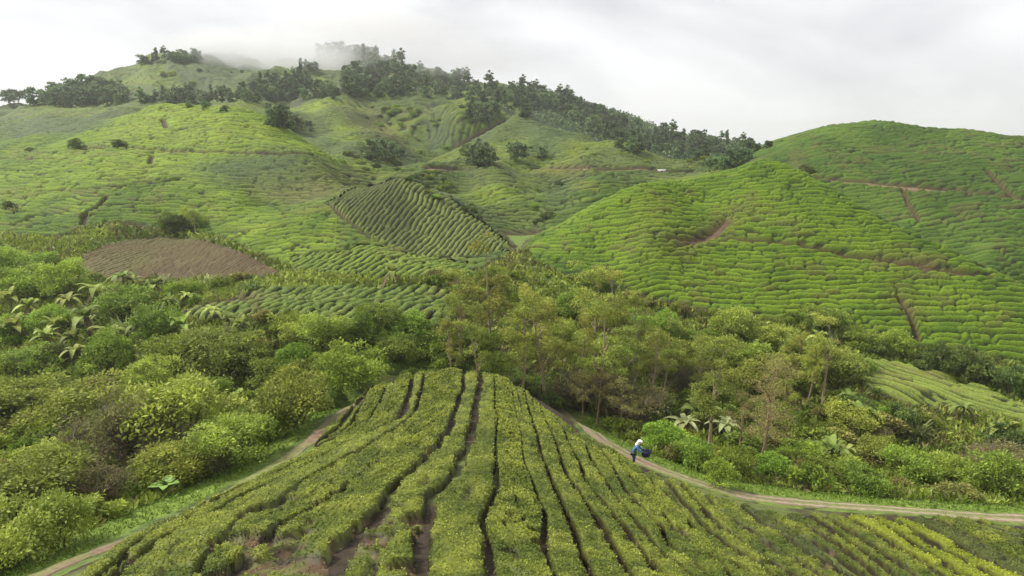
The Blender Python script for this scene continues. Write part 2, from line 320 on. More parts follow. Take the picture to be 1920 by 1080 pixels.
# ================================================================== base ground sheet
def ground_sheet():
    a = np.arange(-1.25, 1.251, .0042); l = np.concatenate([np.arange(math.log(8.), math.log(1100.), .0058), np.arange(math.log(1100.), math.log(6000.), .05)])
    Aq, Lq = np.meshgrid(a, l); Y = np.exp(Lq)-20; X = Aq*(Y+20); Z = H(X, Y); shp = X.shape
    x, y = X.ravel(), Y.ravel()
    tw = tea_weight(x, y)
    n1 = fbm(x/6, y/6, 40, 4); n2 = fbm(x/1.3, y/1.3, 41, 3); n3 = fbm(x/18, y/18, 43, 3)
    c = lerp(np.array([.055,.085,.018])[None], np.array([.12,.165,.035])[None], sstep(.35, .65, n1*.6+n2*.4))
    c = lerp(c, np.array([.13,.11,.05])[None], sstep(.56, .72, n3)*.55)
    c = lerp(c, np.array([.13,.20,.035])[None], smin_poly(x, y, FLOOR, 2.5))
    fr = forest(x, y)*sstep(180, 220, y); c = lerp(c, np.array([.04,.06,.025])[None], fr)
    ns = smin_poly(x, y, NURS, .5); st = .5+.5*np.sin((x*.82+y*.55+1.2*fbm(x/7, y/7, 8, 2))*2*math.pi/1.25)
    nc = lerp(np.array([.10,.068,.038])[None], np.array([.115,.115,.04])[None], sstep(.45, .8, st)*(.5+.8*sstep(.4,.7,n1)))
    nc = lerp(nc, np.array([.17,.19,.06])[None], sstep(112, 118, y)*.5)
    c = lerp(c, nc, ns)
    c = lerp(c, SOILC[None], tw*(1-sstep(150, 400, y)*.3))
    for pl, k in BRWN:
        if len(pl) > 2: c = lerp(c, np.array([.11,.072,.042])[None], smin_poly(x, y, pl, .6)*k)
    for pl, wd, cc in ROADS:
        if len(pl) > 1: c = lerp(c, GAPC[cc][None], sstep(wd*1.2, wd*.4, near_dist(x, y, pl, 4, True)))
    dt = near_dist(x, y, TRK, 8)
    c = lerp(c, np.array([.15,.215,.03])[None]*(.8+.4*n2[:,None]), sstep(4.5, 2.4, dt)*sstep(.9, 1.4, dt))
    kn = inpoly(x, y, np.vstack([TRK, [[60, 0], [60,-19], [-60,-19], [-60, 0]]]))
    c = lerp(c, lerp(np.array([.04,.028,.016])[None], np.array([.12,.078,.04])[None], sstep(.58, .8, n2*.5+n1*.5)), np.where(kn & (dt > 1.3), 1., 0.))
    c = lerp(c, np.array([.14,.18,.04])[None], np.where(kn, 1., 0.)*sstep(1.3,1.6,dt)*sstep(.55, .66, n1)*.7)
    Z = Z-.22*tw.reshape(shp)-.05*(ns.reshape(shp))*0
    V, Q, used = gridmesh(X, Y, Z)
    o = obj('ground', mesh('ground', V, Q, c[used], M_ground, True)); tag(o, 'hilly ground of soil and low green cover under the plantation', 'ground', kind='structure')
ground_sheet()
# ================================================================== distant tea canopies (one sheet of real, bushy relief per plot)
def cells(u, v, s, jl=.8):
    k = np.floor(u); fu = u-k-.5; vv = v/1.0+hsh(k.astype(np.int64), k.astype(np.int64)*0, s)*7.3
    j = np.floor(vv); fv = vv-j-.5; k = k.astype(np.int64); j = j.astype(np.int64)
    r1 = hsh(k, j, s+1); r2 = hsh(k, j, s+2); r3 = hsh(k, j, s+3)
    gd = hsh(k, j+(fv > 0), s+5)
    pu = 1-np.clip(np.abs(fu*2+(r3-.5)*.3), 0, 1)**2.6
    pv = 1-np.clip(np.abs(fv)*2, 0, 1)**4*(.04+.58*gd**2.2)
    return pu, pv, r1, r2
pd_ = hit(1860,775)-hit(1600,692); pd_ /= np.linalg.norm(pd_); PN = (-pd_[1], pd_[0])
def rowuv(zone, x, y, z):
    wx = (fbm(x/11, y/11, 51, 3)-.5)*5.0; wy = (fbm(x/16+9, y/16, 52, 3)-.5)*4.0
    if zone == 'D': return (y*.55+z*1.25+x*.05+wx*.55)/1.0, (x-y*.15+wy)/1.95
    if zone == 'E': return (y*.50+z*1.35-x*.10+wx*.8)/1.15, (x+wy)/2.2
    if zone == 'C': return (x*.95-y*.18+wx*.25)/.78, (y+wy)/1.3
    if zone == 'T': return (x*.97-y*.30+wx*.25)/1.15, (y+x*.2+wy)/1.4
    if zone == 'B': return (x*.97-y*.22+wx*.35)/1.25, (y+x*.2+wy)/1.5
    if zone == 'P': return (x*PN[0]+y*PN[1]+wx*.05)/1.2, (x*PN[1]-y*PN[0]+wy)/3.5
    if zone == 'N': return (x*.96-y*.27+wx*.12)/.66, (y+x*.2+wy)/1.0
    if zone == 'L': return (y*.55+z*1.3+wx*.9)/1.05, (x+wy)/2.6
    return (y*.5+z*1.3+wx*1.1+(fbm(x/26, y/26, 57, 2)-.5)*22*sstep(230,300,y))/1.45, (x+wy)/2.0
COLZ = {'N':((.105,.075,.032),(.150,.128,.045)), 'D':((.060,.124,.003),(.142,.226,.008)), 'E':((.050,.102,.008),(.098,.168,.015)), 'C':((.080,.122,.018),(.135,.185,.03)), 'T':((.120,.180,.018),(.19,.265,.03)),
        'B':((.105,.16,.02),(.18,.24,.035)), 'P':((.12,.165,.028),(.205,.26,.04)), 'L':((.074,.140,.004),(.180,.270,.011)), 'F':((.056,.104,.009),(.145,.20,.018))}
def canopy(name, label, zone, a0, a1, y0, y1, dl, region, ht=.85):
    a = np.arange(a0, a1, dl*.85); l = np.arange(math.log(y0+20), math.log(y1+20), dl)
    Aq, Lq = np.meshgrid(a, l); Y = np.exp(Lq)-20; X = Aq*(Y+20); x, y = X.ravel(), Y.ravel()
    z = H(x, y); rg = region(x, y); tw = tea_weight(x, y, zone == 'N')
    zs = Hs(x, y)+(z-Hs(x, y))*.6
    u, v = rowuv(zone, x, y, zs); u = u+(fbm(x/1.8, y/1.8, 55, 2)-.5)*(.05 if zone == 'P' else .34); v = v+(fbm(x/3.1, y/3.1, 56, 2)-.5)*1.6; pu, pv, r1, r2 = cells(u, v, 100+ord(zone))
    p = pu*pv; gap = np.zeros(x.shape); cg = np.zeros(x.shape)
    for pl, wd, cc in ROADS:
        if len(pl) > 1: gap = np.maximum(gap, sstep(wd*1.25, wd*.45, near_dist(x, y, pl, 4, True)))
    for pl, k in BRWN:
        if len(pl) > 2 and k > .8: gap = np.maximum(gap, smin_poly(x, y, pl, .5))
    far = sstep(150, 330, y)
    hole = sstep(.80, .86, vn(x/1.7, y/1.7, 61))*(1-far)*.8
    hh = ht*(.06+.94*p)*(.80+.35*r1)+(fbm(x/.42, y/.42, 62, 2)-.5)*(.06 if zone in 'PN' else .17)
    hh = hh*(1-hole*.8)*np.minimum(tw*1.6, 1)*(1-gap)-.35*gap-.25*(1-np.minimum(tw*1.6, 1))
    zz = z+hh
    lo, hi = (np.array(q)[None] for q in COLZ[zone])
    n1 = fbm(x/20, y/26, 70, 3); n2 = fbm(x/4, y/4, 71, 3)
    c = lerp(lo, hi, np.clip(sstep(.3, .7, n1)*.7+(r2-.5)*.65+(n2-.5)*1.0+.15, 0, 1))
    c = lerp(c, np.array([.12,.085,.035])[None], sstep(.60, .72, n2*.5+r1*.3+fbm(x/9, y/9, 73, 2)*.25)*.38)
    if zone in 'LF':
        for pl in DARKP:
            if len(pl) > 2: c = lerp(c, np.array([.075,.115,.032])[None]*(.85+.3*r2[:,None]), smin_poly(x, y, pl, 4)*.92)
        for pl in BRIGHT:
            if len(pl) > 2: c = lerp(c, np.array([.205,.285,.012])[None]*(.75+.5*r2[:,None]), smin_poly(x, y, pl, 5)*.55)
        if len(BROWN2) > 2: c = lerp(c, np.array([.12,.105,.04])[None]*(.8+.4*r2[:,None]), smin_poly(x, y, BROWN2, 4)*.6)
    if zone == 'N': c = lerp(c, np.array([.14,.16,.05])[None], sstep(110, 117, y)*.5+sstep(.5,.7,n1)*.4); hh_ = 0
    if zone == 'C':
        c = lerp(c, np.array([.085,.085,.026])[None]*(.85+.3*r2[:,None]), smin_poly(x, y, CONE_D, 2.5)*.5)
        rt = 1-smin_poly(x, y, CONE_D, .8); c = lerp(c, np.array([.17,.205,.045])[None]*(.85+.3*r2[:,None]), rt*.7)
    for pl, k in BRWN:
        if len(pl) > 2: c = lerp(c, np.array([.17,.10,.05])[None], smin_poly(x, y, pl, 3)*k*.6)
    if zone == 'F': c = lerp(c, np.array([.07,.10,.03])[None], sstep(.52,.66, fbm(x/32, y/32, 79, 3))*.6)
    c = lerp(c, np.array([.020,.024,.008] if zone != 'N' else [.10,.068,.036])[None], sstep(.86, .34, p)*(1-.2*far))       # woody stems and litter between bushes, gap shade painted in as a darker tone
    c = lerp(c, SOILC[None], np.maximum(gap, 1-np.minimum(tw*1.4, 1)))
    keep = ((tw > .02) & (rg > .5)).reshape(X.shape)
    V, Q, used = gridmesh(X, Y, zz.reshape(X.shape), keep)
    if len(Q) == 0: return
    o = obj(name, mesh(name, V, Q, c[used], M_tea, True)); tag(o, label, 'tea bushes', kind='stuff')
az_ = lambda px, Y: yd(px, Y)[0]/(Y+20)
def reg_D(x, y):      # front face up to and just past the ridge line
    a = x/(y+20); px = np.array([940,985,1090,1180,1300,1440,1560,1650,1780,1920,2300]); yy = np.array([108,112,118,121,122,124,118,108,99,93,82])
    aa = np.array([az_(p, q) for p, q in zip(px, yy)]); return ((y < np.interp(a, aa, yy)) & (a > az_(940, 105)) & (smin_poly(x, y, PLOT, .5) <= .02)).astype(float)
def reg_E(x, y): a = x/(y+20); return ((reg_D(x, y) < .5) & (a > np.interp(y, [100,140,190,240], [az_(1360,110), az_(1340,140), az_(1320,190), az_(1300,240)])) & (y < 232) & (y > 80)).astype(float)
def reg_C(x, y): return inpoly(x, y, CONE).astype(float)
def reg_T(x, y): return (inpoly(x, y, TONG) & ~inpoly(x, y, CONE)).astype(float)
def reg_B(x, y): return (smin_poly(x, y, BENCH, .8) > 0.02).astype(float)
def reg_P(x, y): return (smin_poly(x, y, PLOT, .5) > 0.02).astype(float)
aF = az_(610, 200)
def rest(x, y): return (reg_D(x, y) < .5) & (reg_E(x, y) < .5) & ~inpoly(x, y, CONE) & ~inpoly(x, y, TONG) & (smin_poly(x, y, BENCH, .8) <= .02) & (smin_poly(x, y, PLOT, .5) <= .02)
def reg_L(x, y): a = x/(y+20); return (rest(x, y) & (a < az_(640, 150)) & (y < 200)).astype(float)
def reg_F(x, y): return (rest(x, y) & ~(reg_L(x, y) > .5)).astype(float)
canopy('tea_hillside', 'bright green tea bushes covering the near right hill in wavy rows', 'D', -.02, .92, 66, 128, .00125, reg_D)
canopy('tea_hillside', 'dark green tea bushes on the farthest right hill under the skyline', 'E', .15, .95, 84, 236, .0017, reg_E)
canopy('tea_hillside', 'brownish tea rows running down the pyramid-shaped hill in the centre', 'C', -.34, .04, 92, 150, .0012, reg_C, .5)
canopy('tea_hillside', 'pale green tea rows on the tongue of land below the central pyramid hill', 'T', -.36, -.02, 76, 125, .0012, reg_T, .65)
canopy('tea_hillside', 'young tea rows on the bare brown rounded field at the left', 'N', -.62, -.18, 84, 130, .0012, lambda x, y: (smin_poly(x, y, NURS, .5) > .02).astype(float), .28)
canopy('tea_hillside', 'light green tea bushes on the low bench left of the slender trees', 'B', -.42, -.02, 54, 92, .0014, reg_B, .65)
canopy('tea_hillside', 'straight tea rows of the small sloping plot at the right edge', 'P', .25, .95, 42, 86, .0014, reg_P, .6)
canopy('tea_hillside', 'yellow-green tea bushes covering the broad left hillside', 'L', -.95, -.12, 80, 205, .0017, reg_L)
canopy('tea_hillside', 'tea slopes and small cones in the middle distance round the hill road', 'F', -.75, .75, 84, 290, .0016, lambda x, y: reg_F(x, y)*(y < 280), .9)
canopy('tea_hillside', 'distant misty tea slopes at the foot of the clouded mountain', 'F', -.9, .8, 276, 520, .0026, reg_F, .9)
# ================================================================== dirt track round the knoll
def resample(P, n):
    P = np.asarray(P, float); d = np.r_[0, np.cumsum(np.hypot(*(P[1:]-P[:-1]).T))]; t = np.linspace(0, d[-1], n)
    return np.stack([np.interp(t, d, P[:,0]), np.interp(t, d, P[:,1])], -1)
def smoothline(P, k=3):
    P = P.copy()
    for _ in range(k): P[1:-1] = (P[:-2]+2*P[1:-1]+P[2:])/4
    return P
def build_track():
    P = smoothline(resample(TRK, 700), 12); T = np.gradient(P, axis=0); T /= np.linalg.norm(T, axis=1)[:,None]; Nn = np.stack([-T[:,1], T[:,0]], -1)
    ts = np.linspace(-1, 1, 19); hw = np.interp(P[:,0:1], [-4, 4], [.62, .85]); X = P[:,0:1]+Nn[:,0:1]*ts[None]*hw; Y = P[:,1:2]+Nn[:,1:2]*ts[None]*hw
    e = (fbm(X*1.1, Y*1.1, 5, 3)-.5); X = X+Nn[:,0:1]*e*.5*np.abs(ts)[None]; Y = Y+Nn[:,1:2]*e*.5*np.abs(ts)[None]
    rut = np.exp(-((np.abs(ts)-.55)/.22)**2)[None]; n = fbm(X*2, Y*2, 6, 3)
    Z = H(X, Y)+.05-.05*rut+(n-.5)*.05+.03*(1-np.abs(ts)[None]**6)-.06*(np.abs(ts)[None] > .97)
    x, y = X.ravel(), Y.ravel(); rr = np.broadcast_to(rut, X.shape).ravel()
    right = sstep(8, 12, x); c = lerp(np.array([.20,.145,.09])[None], np.array([.35,.285,.20])[None], rr*.6+right*.35*rr)
    c = lerp(c, np.array([.17,.10,.075])[None], sstep(-8, -12, x)*.6)
    gr = (1-rr)*sstep(.42, .6, fbm(x*.9, y*.9, 7, 3)+.12*right); yt = np.interp(y, [23,25.5,36,39,51,52.5], [0,1,1,0,0,1])*(x < 1); gr = np.maximum(gr, yt)
    c = lerp(c, np.array([.17,.20,.06])[None], gr*.85)
    V, Q, u = gridmesh(X, Y, Z)
    o = obj('track', mesh('track', V, Q[:, ::-1], c[u], M_track, True)); tag(o, 'pale dirt track with two ruts curving around the tea knoll', 'track', kind='structure')
build_track()
# ================================================================== tea hedges of the knoll
G = {
0:[(926,704),(931,732),(931,764),(937,780),(933,816),(933,857),(933,875),(937,907),(925,930),(912,955),(906,976),(920,1010),(917,1035),(925,1080)],
1:[(954,718),(962,764),(969,795),(975,820),(977,857),(981,876),(994,897),(1002,926),(1018,955),(1019,985),(1015,1010),(1027,1050),(1040,1080)],
2:[(985,737),(997,783),(1008,817),(1014,850),(1024,870),(1031,892),(1046,922),(1060,953),(1069,974),(1079,1001),(1092,1038),(1112,1076)],
3:[(1010,755),(1029,800),(1041,825),(1050,852),(1060,886),(1079,911),(1096,934),(1117,963),(1133,988),(1142,1013),(1162,1042),(1177,1072)],
4:[(1037,776),(1058,804),(1070,837),(1087,864),(1094,892),(1108,911),(1131,938),(1154,965),(1173,984),(1185,1010),(1200,1026),(1212,1042),(1240,1075)],
5:[(1079,806),(1095,829),(1106,856),(1133,897),(1154,928),(1175,953),(1200,984),(1227,1017),(1245,1037),(1273,1053),(1300,1076)],
6:[(1118,828),(1141,862),(1162,895),(1179,922),(1208,955),(1242,984),(1256,1017),(1290,1042),(1325,1072)],
7:[(1148,838),(1168,873),(1185,894),(1208,921),(1219,934),(1246,963),(1262,990),(1300,1015),(1345,1045),(1375,1078)],
8:[(1200,879),(1221,907),(1246,930),(1277,961),(1297,985),(1320,1009),(1350,1030),(1385,1055),(1412,1078)],
9:[(1238,890),(1260,911),(1277,936),(1306,967),(1330,990),(1367,1018),(1398,1036),(1429,1059),(1455,1078)],
10:[(1269,897),(1304,936),(1327,963),(1350,984),(1377,1001),(1408,1022),(1440,1042),(1471,1063),(1492,1076)],
11:[(1308,917),(1335,945),(1362,965),(1395,985),(1430,1010),(1465,1032),(1500,1052),(1540,1077)],
12:[(1375,934),(1404,957),(1429,982),(1473,1001),(1492,1015),(1521,1036),(1554,1055),(1585,1076)],
13:[(1410,947),(1440,965),(1470,985),(1500,997),(1525,1012),(1550,1027),(1575,1047),(1612,1074)],
14:[(1462,955),(1498,974),(1529,992),(1562,1011),(1596,1036),(1628,1061),(1645,1076)],
15:[(1500,957),(1539,976),(1574,1000),(1610,1024),(1645,1050),(1676,1076)],
16:[(1535,961),(1566,975),(1610,1003),(1645,1026),(1678,1047),(1716,1076)],
17:[(1575,963),(1600,973),(1637,992),(1672,1015),(1708,1038),(1745,1059),(1776,1078)],
18:[(1620,963),(1643,972),(1680,993),(1718,1018),(1755,1042),(1787,1062),(1815,1079)],
19:[(1660,964),(1691,979),(1728,1001),(1770,1026),(1812,1049),(1843,1064),(1872,1083)],
20:[(1700,968),(1737,982),(1766,1000),(1812,1025),(1853,1050),(1880,1063),(1922,1082)],
21:[(1730,962),(1751,970),(1791,987),(1832,1007),(1874,1027),(1925,1055)],
22:[(1772,963),(1807,976),(1853,996),(1925,1026)],
23:[(1812,967),(1850,983),(1925,1008)],
24:[(1845,973),(1885,983),(1930,994)],
-1:[(901,697),(902,722),(894,749),(892,782),(888,799),(885,820),(879,837),(868,853),(867,868),(848,897),(833,907),(817,918),(812,942),(806,972),(797,1000),(795,1040),(785,1080)],
-2:[(873,695),(865,710),(867,726),(856,739),(854,760),(844,776),(842,795),(827,820),(806,843),(790,860),(769,880),(737,905),(730,925),(715,948),(698,963),(679,978),(660,997),(646,1013),(638,1032),(625,1060),(610,1080)],
-3:[(832,698),(829,722),(821,739),(814,760),(808,772),(798,787),(787,801),(775,820),(760,837),(744,849),(717,862),(696,876),(671,895),(646,909),(631,928),(600,943),(575,962),(530,980),(495,1003),(465,1030),(435,1055),(405,1082)],
-4:[(806,691),(798,712),(792,740),(784,770),(768,788),(752,799),(723,814),(694,832),(669,846),(633,864),(598,884),(567,899),(550,917),(525,934),(480,948),(450,975),(420,1003),(395,1033),(365,1080)],
-5:[(777,700),(767,722),(762,743),(756,766),(746,783),(700,806),(650,828),(610,849),(581,866),(558,878),(510,899),(462,922),(412,950),(362,980),(308,1002),(271,1030),(242,1055),(215,1078)],
-6:[(742,718),(735,745),(725,766),(716,786),(690,803),(650,818),(610,836),(570,855),(520,879),(470,902),(430,920),(381,946),(340,965),(300,985),(265,1008),(230,1035),(188,1070)],
-7:[(724,722),(708,755),(692,787),(672,806),(640,816),(600,833),(590,838)],
-8:[(711,719),(677,762),(662,792),(640,810),(600,827),(588,834)],
-9:[(702,716),(660,768),(640,796),(610,817),(586,831)],
-10:[(694,718),(642,770),(612,800),(584,826)],
-20:[(575,848),(520,873),(470,897),(430,914),(381,939),(335,958),(290,978),(250,999),(210,1026),(160,1068)],
-21:[(578,852),(520,880),(470,903),(430,921),(381,946),(340,965),(300,985),(265,1008),(230,1035),(188,1070)],
}
GW = {}
for k, p in G.items():
    q = hits(p, .40)
    if k >= -10 and k <= 3 and p[0][1] < 745:
        d = q[0]-q[1]; q = np.vstack([q[0]+d/np.linalg.norm(d)*(.5 if k in (-4,-3,-2,-1,0) else 1.0 if k in (-6,-5) else .8 if k in (1,2,-7,-8) else .4), q])
    if p[-1][1] > 1050:
        d = q[-1]-q[-4 if len(q) > 4 else -2]; q = np.vstack([q, q[-1]+d/np.linalg.norm(d)*5])
    GW[k] = q
HOLES = [(hit(x, y, .3), r_, dp) for x, y, r_, dp in [(478,962,1.0,1),(505,950,.6,.9),(437,1012,.75,.9),(490,1018,.8,1),(566,1003,.5,.9),(700,985,.75,1),(672,1012,.8,1),(655,1045,.7,1),(712,968,.5,.8),(780,975,.55,.9),(745,955,.35,.9),(765,1063,.5,.8),
  (1012,1003,.42,1),(1018,1025,.35,.9),(912,965,.25,.7),(600,945,.45,.9),(625,930,.4,.8),(540,940,.5,.9),(805,845,.35,.9),(865,855,.4,.9),(717,862,.35,.8),(694,875,.45,.8),(935,790,.18,.8),(938,777,.25,.8),(752,772,.35,.7),(850,729,.35,.7),
  (1248,926,.4,.9),(1432,985,.45,.9),(1290,990,.5,.9),(1330,1000,.3,.8),(1445,1060,.45,.9),(1141,864,.3,.9),(265,1040,.6,1),(350,975,.4,.7),(620,1075,.7,1),(420,1075,.6,.9),(1560,1030,.3,.8),(1275,1000,.4,.6),(575,1060,.9,.8),(500,1060,1.0,.7),(540,1030,.6,.8)]]
def hedge(kl, kr, label, tint=0.0, bright=None):
    A_, B_ = GW[kl], GW[kr]
    La = np.hypot(*(A_[1:]-A_[:-1]).T).sum(); n = int(max(La, 2)/.10); nt = 19
    PA, PB = smoothline(resample(A_, n), 3), smoothline(resample(B_, n), 3)
    wd = np.hypot(*(PB-PA).T); s = np.linspace(0, La, n)
    seed = kl*7+500; t = np.linspace(0, 1, nt); t = .5-.5*np.cos(t*math.pi)*.6-(.5-t)*.4
    X = PA[:,0:1]*(1-t)+PB[:,0:1]*t; Y = PA[:,1:2]*(1-t)+PB[:,1:2]*t
    bl = 1.25; k = np.floor(s/bl+.3*np.sin(s*.7)).astype(np.int64); f = s/bl+.3*np.sin(s*.7)-k
    r1 = hsh(k, k*0+kl+60, 3); nd = hsh(k+(f > .5), k*0+kl+60, 4)
    notch = np.clip(np.abs(f-.5)*2, 0, 1)**5*sstep(.25, 1, nd)
    gL = .06+.20*fbm(s*.9, s*0+kl, 8, 2)*hsh(k, k*0+kl, 12)*1.6+.16*notch; gR = .06+.20*fbm(s*.9, s*0+kr+.5, 8, 2)*hsh(k, k*0+kr, 13)*1.6+.16*notch
    if -1 <= kl < 8: gL = gL*.55; gR = gR*.55
    if kl >= 8: gL = gL+.10; gR = gR+.10
    if kl <= -2 and kl > -20: gL = gL+.09; gR = gR+.09
    dl_ = t[None]*wd[:,None]-gL[:,None]; dr_ = (1-t[None])*wd[:,None]-gR[:,None]; dd = np.minimum(dl_, dr_)
    p = np.clip(dd/.19, 0, 1); prof = 1-(1-p)**2.6
    ends = np.minimum(s, La-s+(9 if G[kl][-1][1] > 1050 else 0)); prof = prof*(1-(1-np.clip(ends/.45, 0, 1))[:,None]**2.5)
    x, y = X.ravel(), Y.ravel(); big = fbm(x*.9, y*.9, 90, 3).reshape(X.shape); sm = fbm(x*3.6, y*3.6, 91, 3).reshape(X.shape)
    hh = (.46 if kl < 8 else .42)*(.86+.14*r1)[:,None]*(1-.62*notch)[:,None]+(big-.5)*.22
    f2 = s/1.45+.37*kl-np.floor(s/1.45+.37*kl); k2 = np.floor(s/1.45+.37*kl).astype(np.int64); crack = np.clip(np.abs(f2-.5)*2, 0, 1)**9*sstep(.35, .9, hsh(k2+(f2 > .5), k2*0+kl+60, 44))
    halfm = np.where(hsh(k2, k2*0+kl+60, 45)[:,None] > .5, t[None] > .45, t[None] < .55); hh = hh*(1-.55*crack[:,None]*halfm)
    wide = sstep(1.5, 2.1, wd)[:,None]; tc_ = .5+.09*(fbm(s*.5, s*0+kl, 46, 2)-.5)[:,None]*4; groove = np.exp(-((t[None]-tc_)*wd[:,None]/.11)**2)*wide*sstep(.35, .55, fbm(s*.6, s*0+kl*3.1, 47, 2))[:,None]; hh = hh*(1-.75*groove)
    hole = np.zeros(X.shape)
    for hp, hr, dp in HOLES:
        if hp is None: continue
        dx = np.hypot(X-hp[0], Y-hp[1])+(fbm(x*1.2, y*1.2, 95, 2).reshape(X.shape)-.5)*.9*hr; hole = np.maximum(hole, dp*sstep(hr, hr*.55, dx))
    rh = sstep(.80, .88, fbm(x*.8, y*.8, 97, 2)).reshape(X.shape)*.75; hole = np.maximum(hole, rh)
    hh = hh*prof*(1-hole*.97)+(sm-.5)*.16*prof-.10*(1-np.sqrt(prof)); Z = H(X, Y)+hh
    # base colours: leafy top, woody and shaded-leaf sides
    if bright == 'lime': lo, hi = np.array([.20,.24,.012]), np.array([.31,.35,.03])
    elif bright == 'dark': lo, hi = np.array([.08,.10,.022]), np.array([.125,.15,.03])
    else: lo, hi = np.array([.088,.122,.013]), np.array([.235,.268,.034])
    m = np.clip(sstep(.3, .7, big)*.7+(sm-.5)*1.1+r1[:,None]*.4+tint-.12, 0, 1)
    c = lerp(lo[None,None], hi[None,None], m)
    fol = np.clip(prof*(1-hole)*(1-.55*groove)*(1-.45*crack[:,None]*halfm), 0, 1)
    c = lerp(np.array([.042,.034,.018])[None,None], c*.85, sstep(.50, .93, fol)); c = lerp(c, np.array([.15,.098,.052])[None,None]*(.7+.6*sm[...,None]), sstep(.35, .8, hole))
    c = lerp(c, np.array([.14,.17,.04])[None,None]*(.7+.6*sm[...,None]), sstep(.35, .8, hole)*sstep(.5, .6, sm)*.7)
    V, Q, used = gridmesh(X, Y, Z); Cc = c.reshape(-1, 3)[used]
    nb = len(V)
    # leaf cards on the surface
    vy = V[:,1]; cell = np.repeat(wd/nt*.10*1.2, nt)[used]; dens = np.interp(vy, [10,16,22,30,40,52], [620,560,330,190,120,80])*cell
    dens = dens*np.maximum(np.clip(fol.ravel()[used]*1.7-.62, .05, 1), .30*(hole.ravel()[used] > .4)); cnt = RNG.poisson(np.clip(dens, 0, 60)); idx = np.repeat(np.arange(nb), cnt)
    q = len(idx); size = np.interp(vy[idx], [12,22,40,52], [.040,.055,.085,.11])*RNG.uniform(.7, 1.35, q)
    jit = RNG.uniform(-.5, .5, (q, 2))*np.stack([np.full(q, .09), np.full(q, .09)], -1)
    c0 = V[idx].copy(); c0[:,0] += jit[:,0]; c0[:,1] += jit[:,1]; c0[:,2] += RNG.uniform(-.03, .05, q)
    th = RNG.uniform(0, 2*math.pi, q); tilt = RNG.normal(.15, .55, q)
    ax = np.stack([np.cos(th)*np.cos(tilt), np.sin(th)*np.cos(tilt), np.sin(tilt)], -1); bx = np.stack([-np.sin(th), np.cos(th), RNG.normal(0, .45, q)], -1)
    ax *= size[:,None]; bx *= size[:,None]*.42
    LV = np.stack([c0-ax*.15, c0+ax*.45+bx, c0+ax, c0+ax*.45-bx], 1).reshape(-1, 3)
    lc = Cc[idx]/.75*RNG.uniform(.62, 1.3, (q, 1)); young = RNG.uniform(0, 1, q) < .13; lc[young] = lc[young]*np.array([1.3,1.32,1.2])
    LQ = nb+np.arange(q*4).reshape(-1, 4)
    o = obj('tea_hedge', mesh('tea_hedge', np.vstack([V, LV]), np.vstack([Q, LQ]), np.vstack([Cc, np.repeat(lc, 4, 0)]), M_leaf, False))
    return tag(o, label, 'tea hedge', 'tea hedges of the foreground knoll')
ORD = ['first','second','third','fourth','fifth','sixth','seventh','eighth','ninth','tenth','eleventh','twelfth','thirteenth','fourteenth','fifteenth','sixteenth','seventeenth','eighteenth','nineteenth','twentieth']
def ordw(i): return ORD[i] if i < 20 else 'twenty-'+ORD[i-20] if i < 29 else '%dth' % (i+1)
TH = {k: (GW[k], GW[k+1]) for k in range(-5, 24)}
for k in range(-5, 24):
    if k == -1: lab = 'olive tea hedge running straight down the crest, just left of the central gap'
    elif k < -1: lab = 'olive tea hedge sweeping down to the lower left, %s left of the straight crest hedge' % ORD[-2-k]
    elif k in (17, 18, 19): lab = '%s of the three bright lime tea hedges at the bottom right' % ('leftmost','middle','rightmost')[k-17]
    elif k < 17: lab = 'olive tea hedge slanting lower right, %s right of the straight crest hedge' % ordw(k)
    elif k == 20: lab = 'dark green tea hedge directly right of the three lime hedges'
    else: lab = 'dull green tea hedge in the bottom right corner, %s right of the lime hedges' % ORD[k-20]
    hedge(k, k+1, lab, (-.1 if k > 9 else .05), {17:'lime',18:'lime',19:'lime',20:'dark',12:'dark'}.get(k))
GW[-60] = GW[-6]; G[-60] = G[-6]
hedge(-6, -5, 'narrow tea hedge on the left flank, running the whole way down beside the edge row', .15)
hedge(-7, -6, 'short tea hedge on the left shoulder of the knoll, nearest the long rows', .0) if False else None
cut = {}
def sub(k, ymax):
    p = [q for q in G[k] if q[1] <= ymax]; return p
G[-66] = sub(-6, 840)+[(592,842)]; GW[-66] = hits(G[-66], .50)
for a_, b_, lab in [(-7,-66,'short tea hedge on the left shoulder of the knoll, nearest the long rows'),(-8,-7,'short tea hedge on the left shoulder of the knoll, second in from the track'),(-9,-8,'short narrow tea hedge on the left shoulder, one row in from the track edge'),(-10,-9,'thin outermost tea hedge on the left shoulder, right beside the track')]:
    hedge(a_, b_, lab, .1)
hedge(-20, -21, 'outermost tea hedge along the grassy lower left edge of the knoll', .2)
